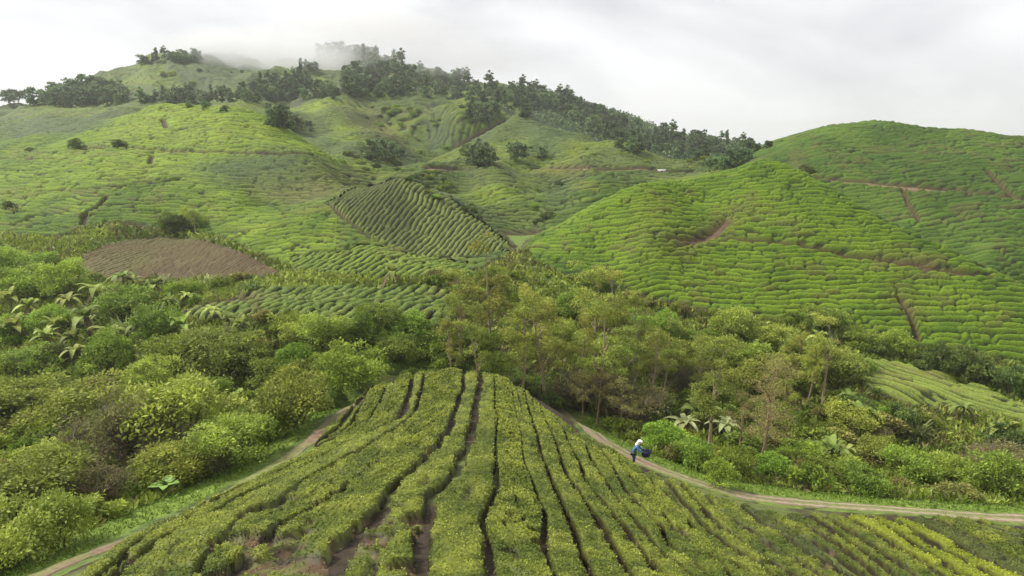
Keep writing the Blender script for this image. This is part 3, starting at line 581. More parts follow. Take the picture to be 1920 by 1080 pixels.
# ================================================================== plant building blocks
def cat(parts):                                  # parts: list of (V, Q, C)
    Vs, Qs, Cs, o = [], [], [], 0
    for V, Q, C in parts:
        V = np.asarray(V, float); Vs.append(V); Qs.append(np.asarray(Q)+o); Cs.append(np.broadcast_to(np.asarray(C, float), (len(V), 3))); o += len(V)
    return np.vstack(Vs), np.vstack(Qs), np.vstack(Cs)
def tube(path, rad, sides=6, col=(.2,.16,.1)):
    P = np.asarray(path, float); n = len(P); T = np.gradient(P, axis=0); T /= np.linalg.norm(T, axis=1)[:,None]+1e-9
    ref = np.array([0, 0, 1.]) if abs(T[:,2]).mean() < .8 else np.array([1., 0, 0])
    A_ = np.cross(T, ref); A_ /= np.linalg.norm(A_, axis=1)[:,None]+1e-9; B_ = np.cross(T, A_)
    th = np.arange(sides)/sides*2*math.pi; R = np.asarray(rad, float)*np.ones(n)
    V = P[:,None]+R[:,None,None]*(np.cos(th)[None,:,None]*A_[:,None]+np.sin(th)[None,:,None]*B_[:,None])
    i = np.arange(n*sides).reshape(n, sides); j = np.roll(i, -1, 1)
    Q = np.stack([i[:-1], j[:-1], j[1:], i[1:]], -1).reshape(-1, 4); return V.reshape(-1, 3), Q, np.array(col)
def cards(C0, size, rng, col, var=.3, aspect=.5, up=.3, dirs=None):
    q = len(C0); size = np.asarray(size)*rng.uniform(.65, 1.35, q)
    if dirs is None:
        th = rng.uniform(0, 2*math.pi, q); ti = rng.normal(up, .5, q); d = np.stack([np.cos(th)*np.cos(ti), np.sin(th)*np.cos(ti), np.sin(ti)], -1)
    else: d = dirs/np.linalg.norm(dirs, axis=1)[:,None]
    r = rng.normal(0, 1, (q, 3)); r[:,2] *= .5; b = np.cross(d, np.cross(r, d)); b /= np.linalg.norm(b, axis=1)[:,None]+1e-9
    a = d*size[:,None]; b = b*(size*aspect)[:,None]*.5
    V = np.stack([C0-a*.2, C0+a*.4+b, C0+a, C0+a*.4-b], 1).reshape(-1, 3)
    c = np.asarray(col)*rng.uniform(1-var, 1+var, (q, 1)); return V, np.arange(q*4).reshape(-1, 4), np.repeat(c, 4, 0)
def blob_points(rng, centers, radii, n, flat=.75):
    w_ = radii**2; k = rng.choice(len(centers), n, p=w_/w_.sum()); d = rng.normal(0, 1, (n, 3)); d /= np.linalg.norm(d, axis=1)[:,None]
    low = d[:,2] < -.35; d[low,2] *= -1
    r = radii[k]*(1-.28*rng.uniform(0, 1, n)**1.5); P = centers[k]+d*r[:,None]*np.array([1, 1, flat]); return P, k, d
def shrub_mesh(name, seed, R=2.4, Ht=3.0, n=3000, leaf=.24, nb=26, lo=(.06,.085,.018), hi=(.16,.185,.035), M=None, twigs=.0):
    rng = np.random.default_rng(seed); M = M or M_leafv
    th = rng.uniform(0, 2*math.pi, nb); rr = R*.78*np.sqrt(rng.uniform(0, 1, nb)); hz = Ht*(.25+.55*np.sqrt(np.clip(1-(rr/R)**2, 0, 1))*rng.uniform(.75, 1.12, nb))
    low = rng.uniform(0, 1, nb) < .3; hz[low] *= .5
    C0 = np.stack([rr*np.cos(th), rr*np.sin(th), hz], -1); rad = rng.uniform(.13, .36, nb)*R; C0[:,2] *= rng.uniform(.8, 1.22, nb)
    C0[:,2] = np.maximum(C0[:,2], rad*.6)
    P, k, d = blob_points(rng, C0, rad, n)
    far_ = rng.uniform(0, 1, n) < .13; P[far_] += d[far_]*rng.uniform(.05, .38, (far_.sum(), 1))*R*.35; P += rng.normal(0, .05, P.shape)
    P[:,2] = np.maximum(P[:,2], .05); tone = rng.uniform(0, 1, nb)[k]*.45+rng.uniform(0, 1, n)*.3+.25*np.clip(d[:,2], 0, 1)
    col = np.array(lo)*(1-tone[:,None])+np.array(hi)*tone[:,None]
    dirs = d*.8+rng.normal(0, .6, (n, 3))
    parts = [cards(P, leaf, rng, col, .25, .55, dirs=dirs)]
    for i in range(7):                                   # stems from the ground
        e = C0[rng.integers(nb)]; t = np.linspace(0, 1, 5)[:,None]; p = np.array([[rng.normal(0,.15), rng.normal(0,.15), -.3]])*(1-t)+e*t; p[:,2] = -.3+(e[2]+.3)*t[:,0]**.8
        parts.append(tube(p, np.linspace(.06, .02, 5), 4, (.13,.10,.06)))
    if twigs:
        for i in range(int(90*twigs)):
            a = rng.uniform(0, 2*math.pi); L_ = rng.uniform(.6, 1.1); e = np.array([math.cos(a)*R*L_*.8, math.sin(a)*R*L_*.8, Ht*rng.uniform(.55, 1.08)]); t = np.linspace(0, 1, 5)[:,None]
            p = e*t; p[:,2] = e[2]*t[:,0]**.7; p += rng.normal(0, .07, p.shape)*t; parts.append(tube(p, np.linspace(.035, .008, 5), 3, (.24,.19,.12)))
            for b in range(4):
                s0 = p[rng.integers(2, 5)]; q_ = s0+rng.normal(0, .45, 3)*np.array([1,1,.8])+np.array([0,0,.3]); parts.append(tube(np.array([s0, (s0+q_)/2+rng.normal(0,.04,3), q_]), [.012,.009,.005], 3, (.27,.215,.14)))
    return mesh(name, *cat(parts), M)
def slender_parts(seed, Ht=11., lean=.08, spread=1.7, n=2600, leaf=.17, crown=.55, lo=(.085,.095,.02), hi=(.20,.20,.045), bark=(.26,.20,.13), r0=.16):
    rng = np.random.default_rng(seed); t = np.linspace(0, 1, 12); a = rng.uniform(0, 6.28)
    tr = np.stack([lean*Ht*t*math.cos(a)+.15*np.sin(t*5+a), lean*Ht*t*math.sin(a)+.15*np.cos(t*4+a), -.3+(Ht*.93)*t], -1)
    tp = [tube(tr, r0*(1-t*.82), 7, bark)]; cen = []; rad = []
    nbr = 13
    for i in range(nbr):
        s = crown*rng.uniform(.75, 1.05) if i < 3 else rng.uniform(1-crown, .97); k = min(int(s*11), 10); st = tr[k]; b = rng.uniform(0, 6.28); L_ = spread*(1.15-.55*s)*rng.uniform(.6, 1.25)
        e = st+np.array([math.cos(b)*L_, math.sin(b)*L_, L_*rng.uniform(.5, 1.1)]); u = np.linspace(0, 1, 6)[:,None]; p = st*(1-u)+e*u; p[:,2] += .25*np.sin(u[:,0]*3.1); p[1:-1] += rng.normal(0, .05, (4, 3))
        tp.append(tube(p, np.linspace(r0*.38, .015, 6), 5, bark))
        for _ in range(3): cen.append(p[rng.integers(3, 6)]+rng.normal(0, .28, 3)); rad.append(rng.uniform(.35, .75)*spread*.45)
    for _ in range(5): cen.append(tr[-1]+rng.normal(0, .3, 3)*spread*.6+[0,0,.2]); rad.append(rng.uniform(.35, .6)*spread*.5)
    cen = np.array(cen); rad = np.array(rad); P, k, d = blob_points(rng, cen, rad, n, .6)
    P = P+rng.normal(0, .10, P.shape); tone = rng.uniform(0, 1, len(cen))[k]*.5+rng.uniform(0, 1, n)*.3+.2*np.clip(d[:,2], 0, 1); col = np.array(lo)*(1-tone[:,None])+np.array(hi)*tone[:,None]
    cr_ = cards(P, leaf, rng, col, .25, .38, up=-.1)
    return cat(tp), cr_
def blade(p0, yaw, L_, rise, droop, wd, col, n=6, fold=.25):
    t = np.linspace(0, 1, n+1); hx = L_*(t*math.cos(rise)); hz = L_*(t*math.sin(rise)-droop*t**2.2)
    wv = wd*np.sin(np.clip(t*1.0, 0, 1)**.6*math.pi)**.7*.5+.004; d = np.array([math.cos(yaw), math.sin(yaw), 0]); s = np.array([-math.sin(yaw), math.cos(yaw), 0])
    M_ = p0+d*hx[:,None]+np.array([0,0,1])*hz[:,None]; Lf = M_+s*wv[:,None]+np.array([0,0,1])*(wv*fold)[:,None]; Rt = M_-s*wv[:,None]+np.array([0,0,1])*(wv*fold)[:,None]
    V = np.stack([Lf, M_, Rt], 1).reshape(-1, 3); Q = []
    for i in range(n): a = i*3; Q += [[a, a+1, a+4, a+3], [a+1, a+2, a+5, a+4]]
    c = np.repeat(np.array(col)[None], len(V), 0)*1.0; c[1::3] *= 1.15; return V, np.array(Q), c
def banana_parts(seed, hs=1.6, nl=12, L_=2.2, wd=.68, lo=(.17,.22,.035), hi=(.36,.42,.10)):
    rng = np.random.default_rng(seed); t = np.linspace(0, 1, 7)
    st = tube(np.stack([.12*t*rng.normal(), .12*t*rng.normal(), -.25+(hs+.25)*t], -1), .15*(1-.45*t), 8, (.15,.17,.07)); lv = []
    for i in range(nl):
        k = rng.uniform(0, 1); dead = i >= nl-2; yaw = i*2.4+rng.normal(0, .3); rise = rng.uniform(.45, 1.25) if not dead else -.2
        c = np.array(lo)*(1-k)+np.array(hi)*k
        if dead: c = np.array([.17,.12,.06])
        lv.append(blade(np.array([0, 0, hs-.05]), yaw, L_*rng.uniform(.75, 1.15), rise, rng.uniform(.35, .95) if not dead else .9, wd*rng.uniform(.8, 1.15)*(.5 if dead else 1), c, 8))
    return st, cat(lv)
def tuft_mesh(name, seed, n=60, L_=1.8, wd=.10, lo=(.12,.18,.04), hi=(.25,.30,.08), R=.5):
    rng = np.random.default_rng(seed); lv = []
    for i in range(n):
        k = rng.uniform(0, 1); a = rng.uniform(0, 6.28); r_ = R*rng.uniform(0, 1)**.5
        lv.append(blade(np.array([r_*math.cos(a), r_*math.sin(a), -.05]), a+rng.normal(0, .5), L_*rng.uniform(.6, 1.2), rng.uniform(.9, 1.45), rng.uniform(.3, .8), wd*rng.uniform(.7, 1.4), np.array(lo)*(1-k)+np.array(hi)*k, 4))
    return mesh(name, *cat(lv), M_leafv)
def dup(o, parent=None):
    c = o.copy(); COL.objects.link(c); c.parent = parent
    for ch in list(o.children): dup(ch, c)
    return c
PROTO = {}
def proto_single(kind, name, me): PROTO[kind] = ('m', name, me)
def proto_parts(kind, name, parts): PROTO[kind] = ('p', name, parts)     # parts: [(name, mesh)]
def spawn(kind, x, y, sc, rz=None, dz=0.0, cat_='shrub', group=None, label=None, sz=None):
    t, name, d = PROTO[kind]; z = float(H(x, y))+dz; rz = RNG.uniform(0, 6.28) if rz is None else rz; s3 = (sc, sc, sc*(sz or 1))
    if t == 'm': o = obj(name, d); o.location = (x, y, z); o.rotation_euler = (0, 0, rz); o.scale = s3
    else:
        o = empty(name, (x, y, z), rz, s3)
        for pn, pm in d: obj(pn, pm, o)
    if kind[:3] in ('oli','gre','dar','dry','low'): o.scale = (sc*RNG.uniform(.82, 1.2), sc*RNG.uniform(.82, 1.2), sc*(sz or 1)*RNG.uniform(.65, 1.12)); o.rotation_euler = (RNG.normal(0, .10), RNG.normal(0, .10), rz)
    tag(o, label, cat_, group); return o
# ---- species
for i in range(4): proto_single('olive%d' % i, 'shrub', shrub_mesh('shrub', 100+i, 2.5, 3.1, 6500, .165, 44, (.15,.20,.028), (.42,.47,.08)))
for i in range(3): proto_single('green%d' % i, 'shrub', shrub_mesh('shrub', 120+i, 2.3, 2.7, 5200, .18, 36, (.14,.22,.026), (.37,.48,.07)))
for i in range(2): proto_single('dark%d' % i, 'shrub', shrub_mesh('shrub', 140+i, 2.1, 3.0, 4200, .20, 30, (.06,.09,.022), (.19,.25,.05)))
for i in range(2): proto_single('dry%d' % i, 'dry_shrub', shrub_mesh('dry_shrub', 160+i, 1.9, 2.6, 2300, .13, 24, (.15,.15,.05), (.30,.28,.10), twigs=1.0))
for i in range(3): proto_single('low%d' % i, 'low_bush', shrub_mesh('low_bush', 180+i, 1.25, 1.15, 1200, .19, 14, (.14,.205,.025), (.34,.42,.06)))
for i in range(2): proto_single('lowd%d' % i, 'low_bush', shrub_mesh('low_bush', 190+i, 1.25, 1.3, 1200, .19, 14, (.17,.18,.045), (.37,.34,.10)))
for i in range(5):
    tr, cw = slender_parts(200+i, 11., .05+.02*i, 2.1+.1*i, 5600, .19, .6, (.17,.205,.03), (.45,.475,.085), (.30,.24,.15), .17); proto_parts('slender%d' % i, 'slender_tree', [('trunk', mesh('trunk', *tr, M_bark)), ('crown', mesh('crown', *cw, M_leafv))])
for i in range(2):
    tr, cw = slender_parts(230+i, 9., .10, 2.1, 3200, .14, .66, (.20,.19,.055), (.43,.38,.13), (.27,.19,.12), .13); proto_parts('sparse%d' % i, 'slender_tree', [('trunk', mesh('trunk', *tr, M_bark)), ('crown', mesh('crown', *cw, M_leafv))])
for i in range(3):
    st, lv = banana_parts(300+i); proto_parts('banana%d' % i, 'banana_plant', [('stem', mesh('stem', *cat([st]), M_bark)), ('leaves', mesh('leaves', *lv, M_leafv))])
for i in range(2):
    st, lv = banana_parts(310+i, 1.5, 13, 2.1, .62, (.26,.31,.11), (.46,.50,.24)); proto_parts('bananap%d' % i, 'banana_plant', [('stem', mesh('stem', *cat([st]), M_bark)), ('leaves', mesh('leaves', *lv, M_leafv))])
for i in range(2): proto_single('grass%d' % i, 'grass_clump', tuft_mesh('grass_clump', 330+i, 70, 2.1, .14, (.15,.20,.05), (.32,.36,.12)))
for i in range(5):
    rng = np.random.default_rng(400+i); Rr = [2.6,3.1,2.2,2.8,1.3][i]; Ht = [6.5,5.6,8.2,7.0,8.5][i]; nb = 22
    th = rng.uniform(0, 6.28, nb); rr = Rr*.7*rng.uniform(0, 1, nb)**.5; C0 = np.stack([rr*np.cos(th), rr*np.sin(th), Ht*(.16+.74*rng.uniform(0, 1, nb)*(1-(rr/Rr)**2*.5))], -1)
    if i == 4: C0[:,:2] *= (1.25-C0[:,2:3]/Ht)
    P, k, d = blob_points(rng, C0, rng.uniform(.25, .42, nb)*Rr, 800); tone = rng.uniform(0, 1, nb)[k]*.5+rng.uniform(0, 1, 800)*.5
    col = np.array([.06,.10,.04])*(1-tone[:,None])+np.array([.22,.31,.12])*tone[:,None]
    t = np.linspace(0, 1, 5); tr = [tube(np.stack([.2*np.sin(t*3+i), .1*t, -1+(Ht*.8+1)*t], -1), .2*(1-.7*t), 5, (.17,.15,.12))]
    for b in range(4): e = C0[rng.integers(nb)]; u = np.linspace(0, 1, 4)[:,None]; tr.append(tube(np.array([0, 0, Ht*.4])*(1-u)+e*u, np.linspace(.09, .03, 4), 4, (.17,.15,.12)))
    proto_parts('forest%d' % i, 'forest_tree', [('trunk', mesh('trunk', *cat(tr), M_bark)), ('crown', mesh('crown', *cards(P, .62, rng, col, .25, .7), M_leafv))])
KNOLL = np.vstack([TRK, [[60,0],[60,-19],[-60,-19],[-60,0]]])
PENDING = []            # (object, description, where)
def at(kind, px, py, size_px, what, where, cat_, group, dim='w', base=1.0, **kw):
    q = hit(px, py)
    if q is None: return
    if inpoly(np.array([q[0]]), np.array([q[1]]), KNOLL)[0] or (pdist(np.array([q[0]]), np.array([q[1]]), TRK)[0] < 2.6 and 700 < px < 1060): q = yd(px, 57.5+(px*7 % 60)/8)
    x, y = q; z = float(H(x, y)); dep = y*cP-z*sP; sc = size_px/FP*dep/base
    o = spawn(kind, x, y, sc, cat_=cat_, group=group, **kw); PENDING.append((o, what, where, px, py)); return o
# ---- big named bushes of the left thicket: px, base y, width px
T_ = 'in the left thicket'
for kd, px, py, wpx in [('olive0',60,800,190),('olive1',160,812,200),('olive2',228,800,130),('olive3',350,850,210),('olive1',330,905,130),('olive2',552,800,150),('green0',660,720,125),('olive3',395,700,150),('olive1',455,705,130),
  ('olive2',60,960,230),('olive0',20,1065,210),('olive3',110,1030,140),('olive1',100,905,130),('olive2',430,875,150),('green1',520,820,80),('green2',470,835,90),('green0',600,760,90),('green0',615,700,80),('green1',560,700,90),('green2',330,690,110),
  ('dark0',20,800,120),('dark1',215,835,110),('dark0',90,845,90),('green0',30,640,90),('green1',100,625,90),('green2',240,600,110),('green0',300,640,110),('green1',200,700,110),('dark1',110,680,70),('green2',60,690,100),
  ('olive0',710,690,90),('olive2',740,680,80),('green1',770,690,80),('green0',800,675,90),('green2',130,565,120),('green0',50,560,110),('green2',345,560,60),('green1',20,520,90),('green0',80,500,70),('dark0',60,545,60),
  ('olive1',290,745,110),('green1',255,760,70),('olive3',500,740,100),('green2',410,760,90),('olive0',610,655,100),('olive2',560,640,80),('green1',690,640,90),('green0',760,640,80)]:
    wh = {'o':'round olive-leaved shrub','g':'fresh green leafy shrub','d':'dark green shaded shrub'}[kd[0]]; reg = 'lower' if py > 820 else ('middle' if py > 690 else 'upper')
    at(kd, px, py, wpx, wh, 'in the %s left thicket' % reg, 'shrub', 'shrubs of the left thicket', base=4.6)
for kd, px, py, wpx, wh in [('dry0',190,945,110,'bare twiggy pale brown shrub'),('dry1',330,880,130,'bare twiggy pale brown shrub'),('dry0',250,870,150,'bare twiggy pale brown shrub'),('dry1',170,880,140,'bare twiggy pale brown shrub'),('dry1',500,690,60,'bare twiggy pale brown shrub'),('dry0',395,890,80,'bare twiggy pale brown shrub')]:
    at(kd, px, py, wpx, wh, 'in the left thicket', 'dry shrub', 'dry shrubs of the left thicket', base=3.6)
# ---- slender trees
for kd, px, py, hpx in [('slender0',868,705,185),('slender1',925,712,205),('slender2',978,708,185),('slender3',1022,728,205),('slender4',1112,722,200),('slender0',1150,715,190),('slender1',1140,790,200),('slender2',1192,740,165),('slender3',1218,775,150),('slender4',1080,745,140),('slender2',850,720,110),
    ('slender1',1055,735,110),('slender3',900,735,130),('slender0',1170,770,150),('slender4',1000,735,120),('slender1',1245,760,140),('slender0',1545,765,160),('slender2',1515,760,120),('slender3',1480,745,115),('slender4',1300,760,120),('slender1',1470,800,110)]:
    at(kd, px, py, hpx, 'slender tree', 'behind the knoll' if px < 1290 else 'on the right side of the valley', 'tree', 'slender trees in the valley', base=9.4)
at('slender3', 1326, 868, 248, 'leaning bare-trunked tree', 'beside the banana plants above the track', 'tree', 'slender trees in the valley', base=11.0)
for px, py, hpx in [(1418,890,225),(1440,880,150),(1385,860,130),(1120,800,130),(1165,815,110),(1090,790,110),(1450,770,110)]:
    at('sparse%d' % (px % 2), px, py, hpx, 'thin brownish tree', 'on the slope right of the knoll', 'tree', 'sparse brownish trees', base=9.0)
at('forest4', 1137, 535, 48, 'small dark conical tree', 'at the foot of the near right hill', 'tree', None, base=8.5)
# ---- shrubs right and centre
for kd, px, py, wpx in [('dry0',1090,770,120),('dry1',1150,790,110),('dry0',1200,800,110),('dry1',1050,745,70),('dry0',1890,895,110),('dry1',1840,910,90),('dry1',1290,735,60),('dry0',1650,830,50)]:
    at(kd, px, py, wpx, 'bare twiggy brown shrub', 'right of the knoll', 'dry shrub', 'dry shrubs of the valley', base=3.6)
for kd, px, py, wpx in [('dark0',1760,700,75),('dark1',1800,712,90),('dark0',1850,725,80),('dark1',1895,745,85),('dark0',1730,690,50),('dark1',1640,665,60),('olive2',1560,725,110),('olive0',1500,690,90),('green2',1600,700,80),('olive1',1450,650,80),('olive3',1380,640,90),('green0',1310,650,80),
  ('green1',1250,640,80),('olive2',1540,620,80),('green0',1610,650,80),('green1',1680,665,70),('olive0',1340,700,110),('green2',1400,700,100),('olive1',1430,740,110),('dark1',1600,790,80),('olive2',1590,810,90),('dark0',1685,800,70),('dark1',1875,850,90),('green2',1500,890,100),('green0',1560,900,110),('green1',1450,900,90),
  ('green2',1380,895,90),('green0',1300,875,90),('green1',1240,850,90),('olive3',1640,870,90),('green2',1700,905,100),('olive0',1780,905,90),('green1',1850,925,110),('green0',1620,925,90),('dark0',1520,870,70),('green1',1350,915,70),('dark1',1665,860,36),
  ('green0',890,740,90),('green1',940,745,90),('green2',1000,760,80),('dark0',860,720,60),('dark1',1030,755,60),('dark0',980,745,70),('green0',1060,790,80),('green1',830,700,80),('green2',780,700,70),('dark1',910,730,60),('green0',1210,640,80),('olive1',1260,700,90),('green2',1180,690,80),('green1',1110,700,80),('olive0',1050,660,80),('green2',960,640,80),('green0',900,650,70),('olive3',1000,600,80),('green1',1080,600,80),('green0',1150,610,80),('olive2',880,560,60),('olive1',920,545,60),('green2',1180,600,60),('dark0',1230,615,50)]:
    wh = {'o':'round olive-leaved shrub','g':'fresh green leafy shrub','d':'dark green dense shrub'}[kd[0]]
    where = 'in the valley behind the knoll' if px < 1290 else ('above the track on the right' if py > 780 else 'below the right hill')
    at(kd, px, py, wpx, wh, where, 'shrub', 'shrubs of the valley', base=4.6)
# ---- banana plants, grass clumps
for kd, px, py, wpx, wh in [('bananap0',1282,822,75,'pale-leaved banana plant'),('bananap1',1322,805,80,'pale-leaved banana plant'),('bananap0',1358,826,75,'pale-leaved banana plant'),('banana1',1300,790,70,'pale-leaved banana plant'),('banana0',1553,880,90,'broad-leaved banana plant'),('banana2',1585,868,60,'broad-leaved banana plant'),
  ('banana1',1870,845,85,'broad-leaved banana plant'),('banana0',1533,655,55,'broad-leaved banana plant'),('banana2',1590,770,60,'broad-leaved banana plant'),('banana1',30,648,80,'broad-leaved banana plant'),('banana0',165,632,90,'broad-leaved banana plant'),('banana2',212,655,80,'broad-leaved banana plant'),('banana1',345,645,80,'broad-leaved banana plant'),
  ('banana0',292,560,60,'broad-leaved banana plant'),('banana2',182,572,70,'broad-leaved banana plant'),('banana1',110,640,70,'broad-leaved banana plant'),('banana0',430,622,55,'broad-leaved banana plant'),('banana2',490,790,60,'broad-leaved banana plant'),('banana1',250,690,55,'broad-leaved banana plant'),('banana0',1830,720,40,'broad-leaved banana plant'),('bananap1',1895,735,35,'pale-leaved banana plant')]:
    at(kd, px, py, wpx, wh, 'in the left thicket' if px < 800 else 'right of the knoll', 'banana plant', 'banana plants', base=3.6)
for px, py, wpx in [(300,538,60),(380,535,55),(470,548,50),(140,620,70),(185,600,70),(235,625,70),(90,700,60),(420,650,50),(380,640,60),(1545,665,60),(1560,640,50),(1490,640,45),(10,620,60),(20,560,50),(290,600,60),(30,400,36),(640,560,30),(1100,560,40),(960,620,50),(1010,630,40),(1600,600,0),(740,625,40),(1880,455,0)]:
    if wpx: at('grass%d' % (px//5 % 2), px, py, wpx, 'clump of long pale arching grass', 'in the left thicket' if px < 800 else 'right of the knoll', 'grass clump', 'long grass clumps', base=2.6)
for px, py, wpx in [(60,600,55),(130,585,50),(235,605,55),(265,640,60),(320,590,45),(20,590,60),(400,605,45),(90,660,60),(140,660,55),(195,690,50),(60,560,40),(250,545,40),(355,575,40),(455,630,45),(1180,455,0),(1540,625,40),(1640,760,45)]:
    if wpx: at('banana%d' % (px//5 % 3), px, py, wpx*1.15, 'broad-leaved banana plant', 'in the left thicket' if px < 800 else 'right of the knoll', 'banana plant', 'banana plants', base=3.6)
# ---- hillside trees and bushes (far)
for kd, px, py, wpx, wh in [('green1',320,435,45,'bushy green tree'),('dark0',335,437,40,'dark bushy tree'),('dark1',315,430,34,'dark bushy tree'),('olive1',366,432,32,'small olive-crowned tree'),('olive0',352,425,34,'small olive-crowned tree')]:
    at(kd, px, py, wpx*1.25, wh, 'above the brown field', 'tree', 'trees above the brown field', base=4.6, sz=1.2)
at('slender0', 368, 440, 62, 'pale-trunked slender tree', 'at the right of the clump above the brown field', 'tree', None, base=11.0)
for kd, px, py, wpx, wh, wr in [('forest0',535,248,46,'dark round tree','in the gully above the left hillside'),('forest1',552,250,36,'dark round tree','in the gully above the left hillside'),('forest3',515,240,34,'dark round tree','in the gully above the left hillside'),
  ('forest2',712,305,34,'tall dark tree','behind the pyramid hill'),('forest0',700,305,42,'dark round tree','behind the pyramid hill'),('forest1',728,306,42,'dark round tree','behind the pyramid hill'),('forest3',745,306,28,'dark round tree','behind the pyramid hill'),
  ('forest2',897,312,34,'tall dark tree','in the clump on the hill road'),('forest0',880,314,40,'dark round tree','in the clump on the hill road'),('forest1',912,314,44,'dark round tree','in the clump on the hill road'),('forest3',970,308,40,'dark round tree','in the clump on the hill road'),('forest0',895,316,30,'dark round tree','in the clump on the hill road'),
  ('dark0',143,282,30,'dark bush','at the left end of the hillside road'),('dark1',225,279,28,'dark bush','above the hillside road'),('dark0',58,288,22,'dark bush','on the far left tea slope'),('dark1',20,398,30,'dark bush','on the left hillside near the left edge'),
  ('dark0',1030,415,36,'dark bush','beside the bright tea tongue'),('dark1',1010,425,30,'dark bush','beside the bright tea tongue'),('green0',945,396,22,'dark bush','on the bright tea tongue'),('green1',1000,395,24,'dark bush','beside the bright tea tongue'),
  ('dark0',1510,332,34,'dark bush','where the far right hill road begins'),('dark1',1525,330,26,'dark bush','where the far right hill road begins'),('forest1',1355,326,34,'dark round tree','in the saddle between the right hills'),('forest0',1375,318,36,'dark round tree','in the saddle between the right hills'),('forest3',1335,325,30,'dark round tree','in the saddle between the right hills'),('forest1',1395,310,30,'dark round tree','in the saddle between the right hills'),
  ('green1',640,312,26,'dark bush','behind the brown slope'),('dark0',760,350,0,'',''),('forest0',1015,300,24,'dark round tree','in the clump on the hill road'),('forest1',905,232,40,'dark round tree','upslope left of the bright cone'),('forest0',890,222,36,'dark round tree','upslope left of the bright cone'),('forest3',925,222,30,'dark round tree','upslope left of the bright cone'),('forest0',985,222,26,'dark round tree','on top of the bright cone')]:
    if wpx: at(kd, px, py, wpx, wh, wr, 'tree' if 'tree' in wh else 'bush', 'scattered trees on the far tea slopes', base=5.2 if kd[0] == 'f' else 4.6)
# ---- forest on the mountain
EXTRA = []
def STR(px, P):
    lo, hi = P[:,0].min(), P[:,0].max(); t = (px-lo)/(hi-lo+1e-6)
    if hi-lo < 150: return ''
    if hi-lo < 500: return ['left half', 'right half'][int(min(t, .99)*2)]
    return ['upper left end', 'upper stretch', 'upper middle', 'lower middle', 'lower stretch', 'lower right end'][int(min(t, .99)*6)]
def fill(poly, n, kinds, hpx, label, group, seed, cat_='tree', basew=5.6, mind=.6, extra=0):
    rng = np.random.default_rng(seed); P = np.array(poly, float); got = []; tries = 0
    while len(got) < n and tries < n*14:
        tries += 1; px = rng.uniform(P[:,0].min(), P[:,0].max()); py = rng.uniform(P[:,1].min(), P[:,1].max())
        if not inpoly(np.array([px]), np.array([py]), poly)[0]: continue
        hp = rng.uniform(*hpx)
        if any(abs(px-a)/hp < mind*.7 and abs(py-b)/hp < mind*.42 for a, b in got): continue
        q = hit(px, py)
        if q is None: continue
        got.append((px, py)); z = float(H(*q)); dep = q[1]*cP-z*sP
        if len(got) > n-extra: EXTRA.append((kinds[rng.integers(len(kinds))], q[0], q[1], z, hp/FP*dep/basew, rng.uniform(0, 6.28))); continue
        o = spawn(kinds[rng.integers(len(kinds))], q[0], q[1], hp/FP*dep/basew, rng.uniform(0, 6.28), cat_=cat_, group=group); PENDING.append((o, label, STR(px, P), px, py))
    return got
FK = ['forest0','forest1','forest2','forest3','forest0','forest1','forest4']
F1 = fill([(765,140),(850,150),(950,168),(1010,175),(1080,195),(1150,222),(1200,246),(1300,264),(1400,272),(1452,280),(1395,300),(1330,308),(1250,298),(1180,290),(1120,262),(1060,225),(1010,205),(960,205),(900,195),(830,188),(765,186)], 175, FK, (17,27), 'dark tree on the right-hand forest ridge', 'forest on the right-hand ridge', 21, extra=55)
F2 = fill([(600,108),(650,96),(700,106),(765,135),(765,186),(650,186),(640,160),(655,130),(610,125)], 75, FK, (17,29), 'grey misty forest tree on the clouded summit', 'forest on the clouded summit', 22, extra=28)
F3 = fill([(0,200),(60,206),(130,205),(240,200),(235,183),(180,172),(120,182),(60,192),(0,192)], 34, ['forest0','forest1','forest3'], (26,38), 'dark round tree of the far left belt', 'tree belt at the far left', 23, mind=.6)
F4 = fill([(250,200),(330,200),(430,196),(640,188),(640,174),(540,160),(520,150),(500,160),(430,178),(300,186)], 72, FK, (17,26), 'dark belt tree below the left shoulder', 'tree belt below the left shoulder', 24, extra=32)
F5 = fill([(252,128),(300,114),(372,110),(372,120),(300,122)], 14, FK, (14,22), 'misty tree on top of the left shoulder', 'trees on top of the left shoulder', 25)
F6 = fill([(540,150),(590,120),(600,128),(560,165),(530,165)], 24, FK, (13,20), 'dark tree on the spur between the two summits', 'trees on the spur between the summits', 26, extra=12)
fill([(745,200),(790,205),(780,235),(745,240),(730,215)], 9, ['green0','green1'], (9,13), 'pale bushy thicket plant on the brown upper slope', 'thicket on the brown upper slope', 27, 'bush', 3.0)
_rg = np.random.default_rng(91)
for _ in range(60):
    px, py = _rg.uniform(0, 780) if _ < 34 else _rg.uniform(1150, 1915), _rg.uniform(530, 900)
    q = hit(px, py)
    if q is None or q[1] > 95 or q[1] > float(edgeY(np.array([q[0]]), np.array([q[1]]))[0])-1 or inpoly(np.array([q[0]]), np.array([q[1]]), BENCH)[0] or inpoly(np.array([q[0]]), np.array([q[1]]), PLOT)[0] or inpoly(np.array([q[0]]), np.array([q[1]]), NURS)[0] or inpoly(np.array([q[0]]), np.array([q[1]]), np.vstack([TRK, [[60,0],[60,-19],[-60,-19],[-60,0]]]))[0] or pdist(np.array([q[0]]), np.array([q[1]]), TRK)[0] < 3.5: continue
    at(['grass0','grass1','banana0','banana2'][_ % 4], px, py, _rg.uniform(38, 62)*(1.3 if py > 750 else 1), ['clump of long pale arching grass','broad-leaved banana plant'][(_ % 4)//2], ('in the left thicket' if px < 800 else 'right of the knoll'), ['grass clump','banana plant'][(_ % 4)//2], ['long grass clumps','banana plants'][(_ % 4)//2], base=3.0)
GK = ['green0','dark0','low0','low1','dark1','green2','olive2']
